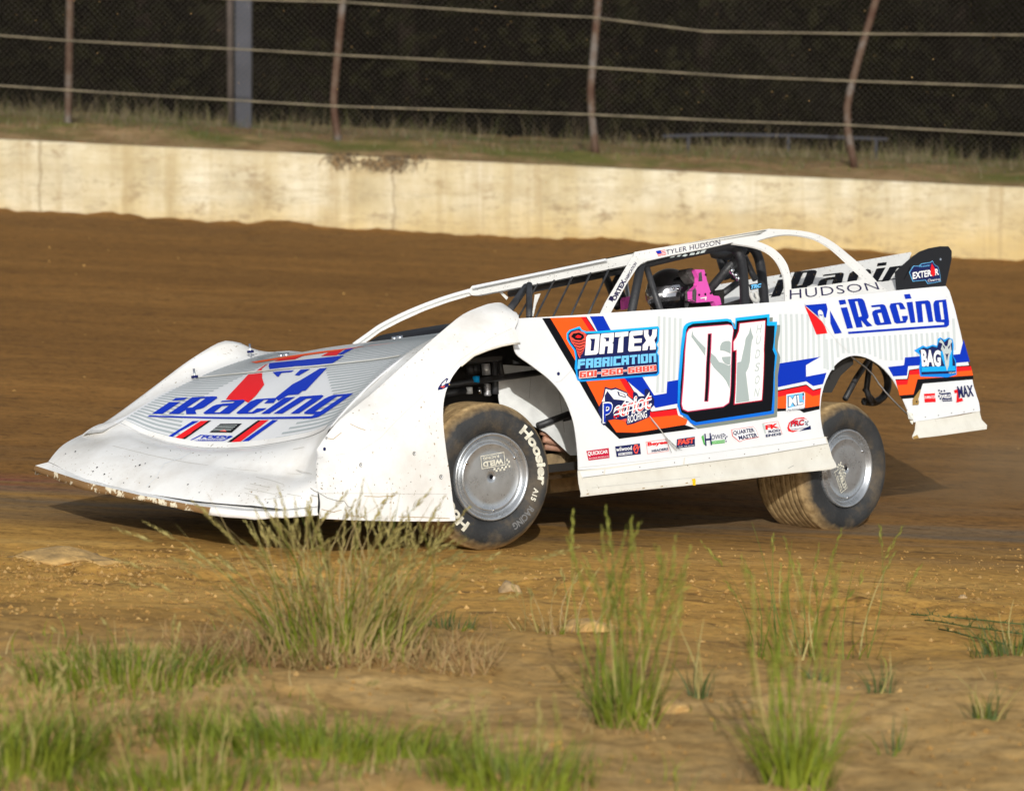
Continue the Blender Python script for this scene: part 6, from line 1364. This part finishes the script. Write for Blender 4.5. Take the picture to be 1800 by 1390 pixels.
eb = [(0, 1), (1, 2), (2, 3), (3, 4), (4, 5), (3, 6), (6, 7), (7, 8), (3, 9), (9, 10), (10, 11), (0, 12), (12, 13), (13, 14), (14, 15), (0, 16), (16, 17), (17, 18), (18, 19)]
rb = [(.15, .12), (.14, .11), (.16, .12), (.09, .08), (.058, .058), (.085, .095), .07, .052, .036, .07, .052, .036, .09, .068, .048, .035, .09, .068, .048, .035]
skin_mesh('body', vb, eb, rb, 'suit', drv)
for sgn in (1, -1):                                                  # gloved hands closed round the rim
    p = Vector((.46, .16 * sgn, .43)); vs = [p, p + Vector((.05, 0, .01))]; es = [(0, 1)]; rs = [(.034, .022), (.038, .02)]
    for k, off in enumerate((-.027, -.009, .009, .027)):
        i = len(vs); l = (.030, .034, .033, .026)[k]; vs += [p + Vector((.075, off, .022)), p + Vector((.075 + l, off, .012)), p + Vector((.080 + l, off, -.018)), p + Vector((.070, off, -.026))]; es += [(1, i), (i, i + 1), (i + 1, i + 2), (i + 2, i + 3)]; rs += [.010, .0095, .009, .008]
    i = len(vs); vs += [p + Vector((.03, -.035 * sgn, -.005)), p + Vector((.06, -.040 * sgn, -.03))]; es += [(0, i), (i, i + 1)]; rs += [.012, .010]
    skin_mesh('glove', [tuple(v) for v in vs], es, rs, 'glove', drv, 1)
# helmet
HC = np.array(pv(1178, 513, .22)); 
pm = PM(); T = np.array([.35, .22, .55]); hc = HC - T; rows = []
for i in range(25):
    th = math.pi * i / 24; r_ = []
    for j in range(40):
        ph = 2 * math.pi * j / 40; x, y, z = math.sin(th) * math.cos(ph), math.sin(th) * math.sin(ph), math.cos(th)
        ch = max(0, x) ** 2 * max(0, -z + .25); r_.append((hc[0] + .143 * x + .035 * ch, hc[1] + .122 * y * (1 - .12 * max(0, -z)), hc[2] + .128 * z * (1 if z > 0 else 1.05) + .0))
    rows.append(r_)
grid(pm, rows, 'helmet_black', True); hel = pm.build('helmet', drv)
def hpt(lat, lon, k=1.0): x, y, z = math.cos(R(lat)) * math.cos(R(lon)), math.cos(R(lat)) * math.sin(R(lon)), math.sin(R(lat)); ch = max(0, x) ** 2 * max(0, -z + .25); return (hc[0] + (.143 * x + .035 * ch) * k, hc[1] + .122 * y * (1 - .12 * max(0, -z)) * k, hc[2] + .128 * z * (1 if z > 0 else 1.05) * k)
pm = PM(); grid(pm, [[hpt(la, lo, 1.015) for lo in np.linspace(-72, 72, 30)] for la in np.linspace(12, -24, 8)], 'visor'); pm.build('visor', hel)
pm = PM()
for la, lo, r_, m_ in ((2, 66, .010, 'chrome'), (4, 56, .008, 'chrome'), (-15, 82, .022, 'black_plastic'), (-15, 82, .012, 'd_black')): 
    p = Vector(hpt(la, lo, 1.0)); n = (p - Vector(hc)).normalized(); tube(pm, [p, p + n * (.008 if m_ != 'd_black' else .010)], r_, m_, 12)
grid(pm, [[hpt(la, lo, 1.02) for lo in np.linspace(40, 70, 8)] for la in (-6, -14)], 'chrome'); pm.build('visor_pivot', hel)
pm = PM()
v, f = text2d('mp', .05); pm.add([hpt(-4 - 8 + 8 * y, 44 - 16 * (1 - x) - 6, 1.03) for x, y in v], f, 'd_white'); pm.build('helmet_lettering', hel)
pm = PM()
for sgn in (1, -1): tube(pm, [hpt(-55, 100 * sgn, .9), (hc[0] - .06, hc[1] + .08 * sgn, hc[2] - .17), (hc[0] - .02, hc[1] + .09 * sgn, hc[2] - .26)], .02, 'steel', 8)
pm.build('neck_restraint', drv)

# ------------------------------------------------------------------ dust hanging behind the rear wheel
m, N, L, b = new_mat('dust_air'); N.remove(b)
vp = N.new('ShaderNodeVolumePrincipled'); vp.inputs['Color'].default_value = (.78, .62, .40, 1); vp.inputs['Anisotropy'].default_value = .2
tc = N.new('ShaderNodeTexCoord'); sx = N.new('ShaderNodeSeparateXYZ'); L.new(tc.outputs['Generated'], sx.inputs[0])
def hump(o, pw): return node_math(N, L, 'POWER', node_math(N, L, 'MULTIPLY', node_math(N, L, 'MULTIPLY', o, node_math(N, L, 'SUBTRACT', 1.0, o)), 4.0, None, True), pw)
fall = node_math(N, L, 'MULTIPLY', node_math(N, L, 'MULTIPLY', hump(sx.outputs[0], .8), hump(sx.outputs[1], 1.0)), node_math(N, L, 'POWER', node_math(N, L, 'SUBTRACT', 1.0, sx.outputs[2]), 1.8))
nz = ramp(N, L, tex_noise(N, L, tc.outputs['Object'], 1.1, 4, .6), [(.38, K0), (.7, G1)])
L.new(node_math(N, L, 'MULTIPLY', node_math(N, L, 'MULTIPLY', fall, nz), 1.1), vp.inputs['Density']); L.new(vp.outputs[0], N['Material Output'].inputs['Volume'])
pm = PM(); box(pm, (1.55, 17.4, -.35), (4.9, 21.2, .75), 'dust_air'); tag(pm.build('dust_cloud'), 'thin tan dust hanging over the track behind the rear wheel', 'dust', kind='stuff')
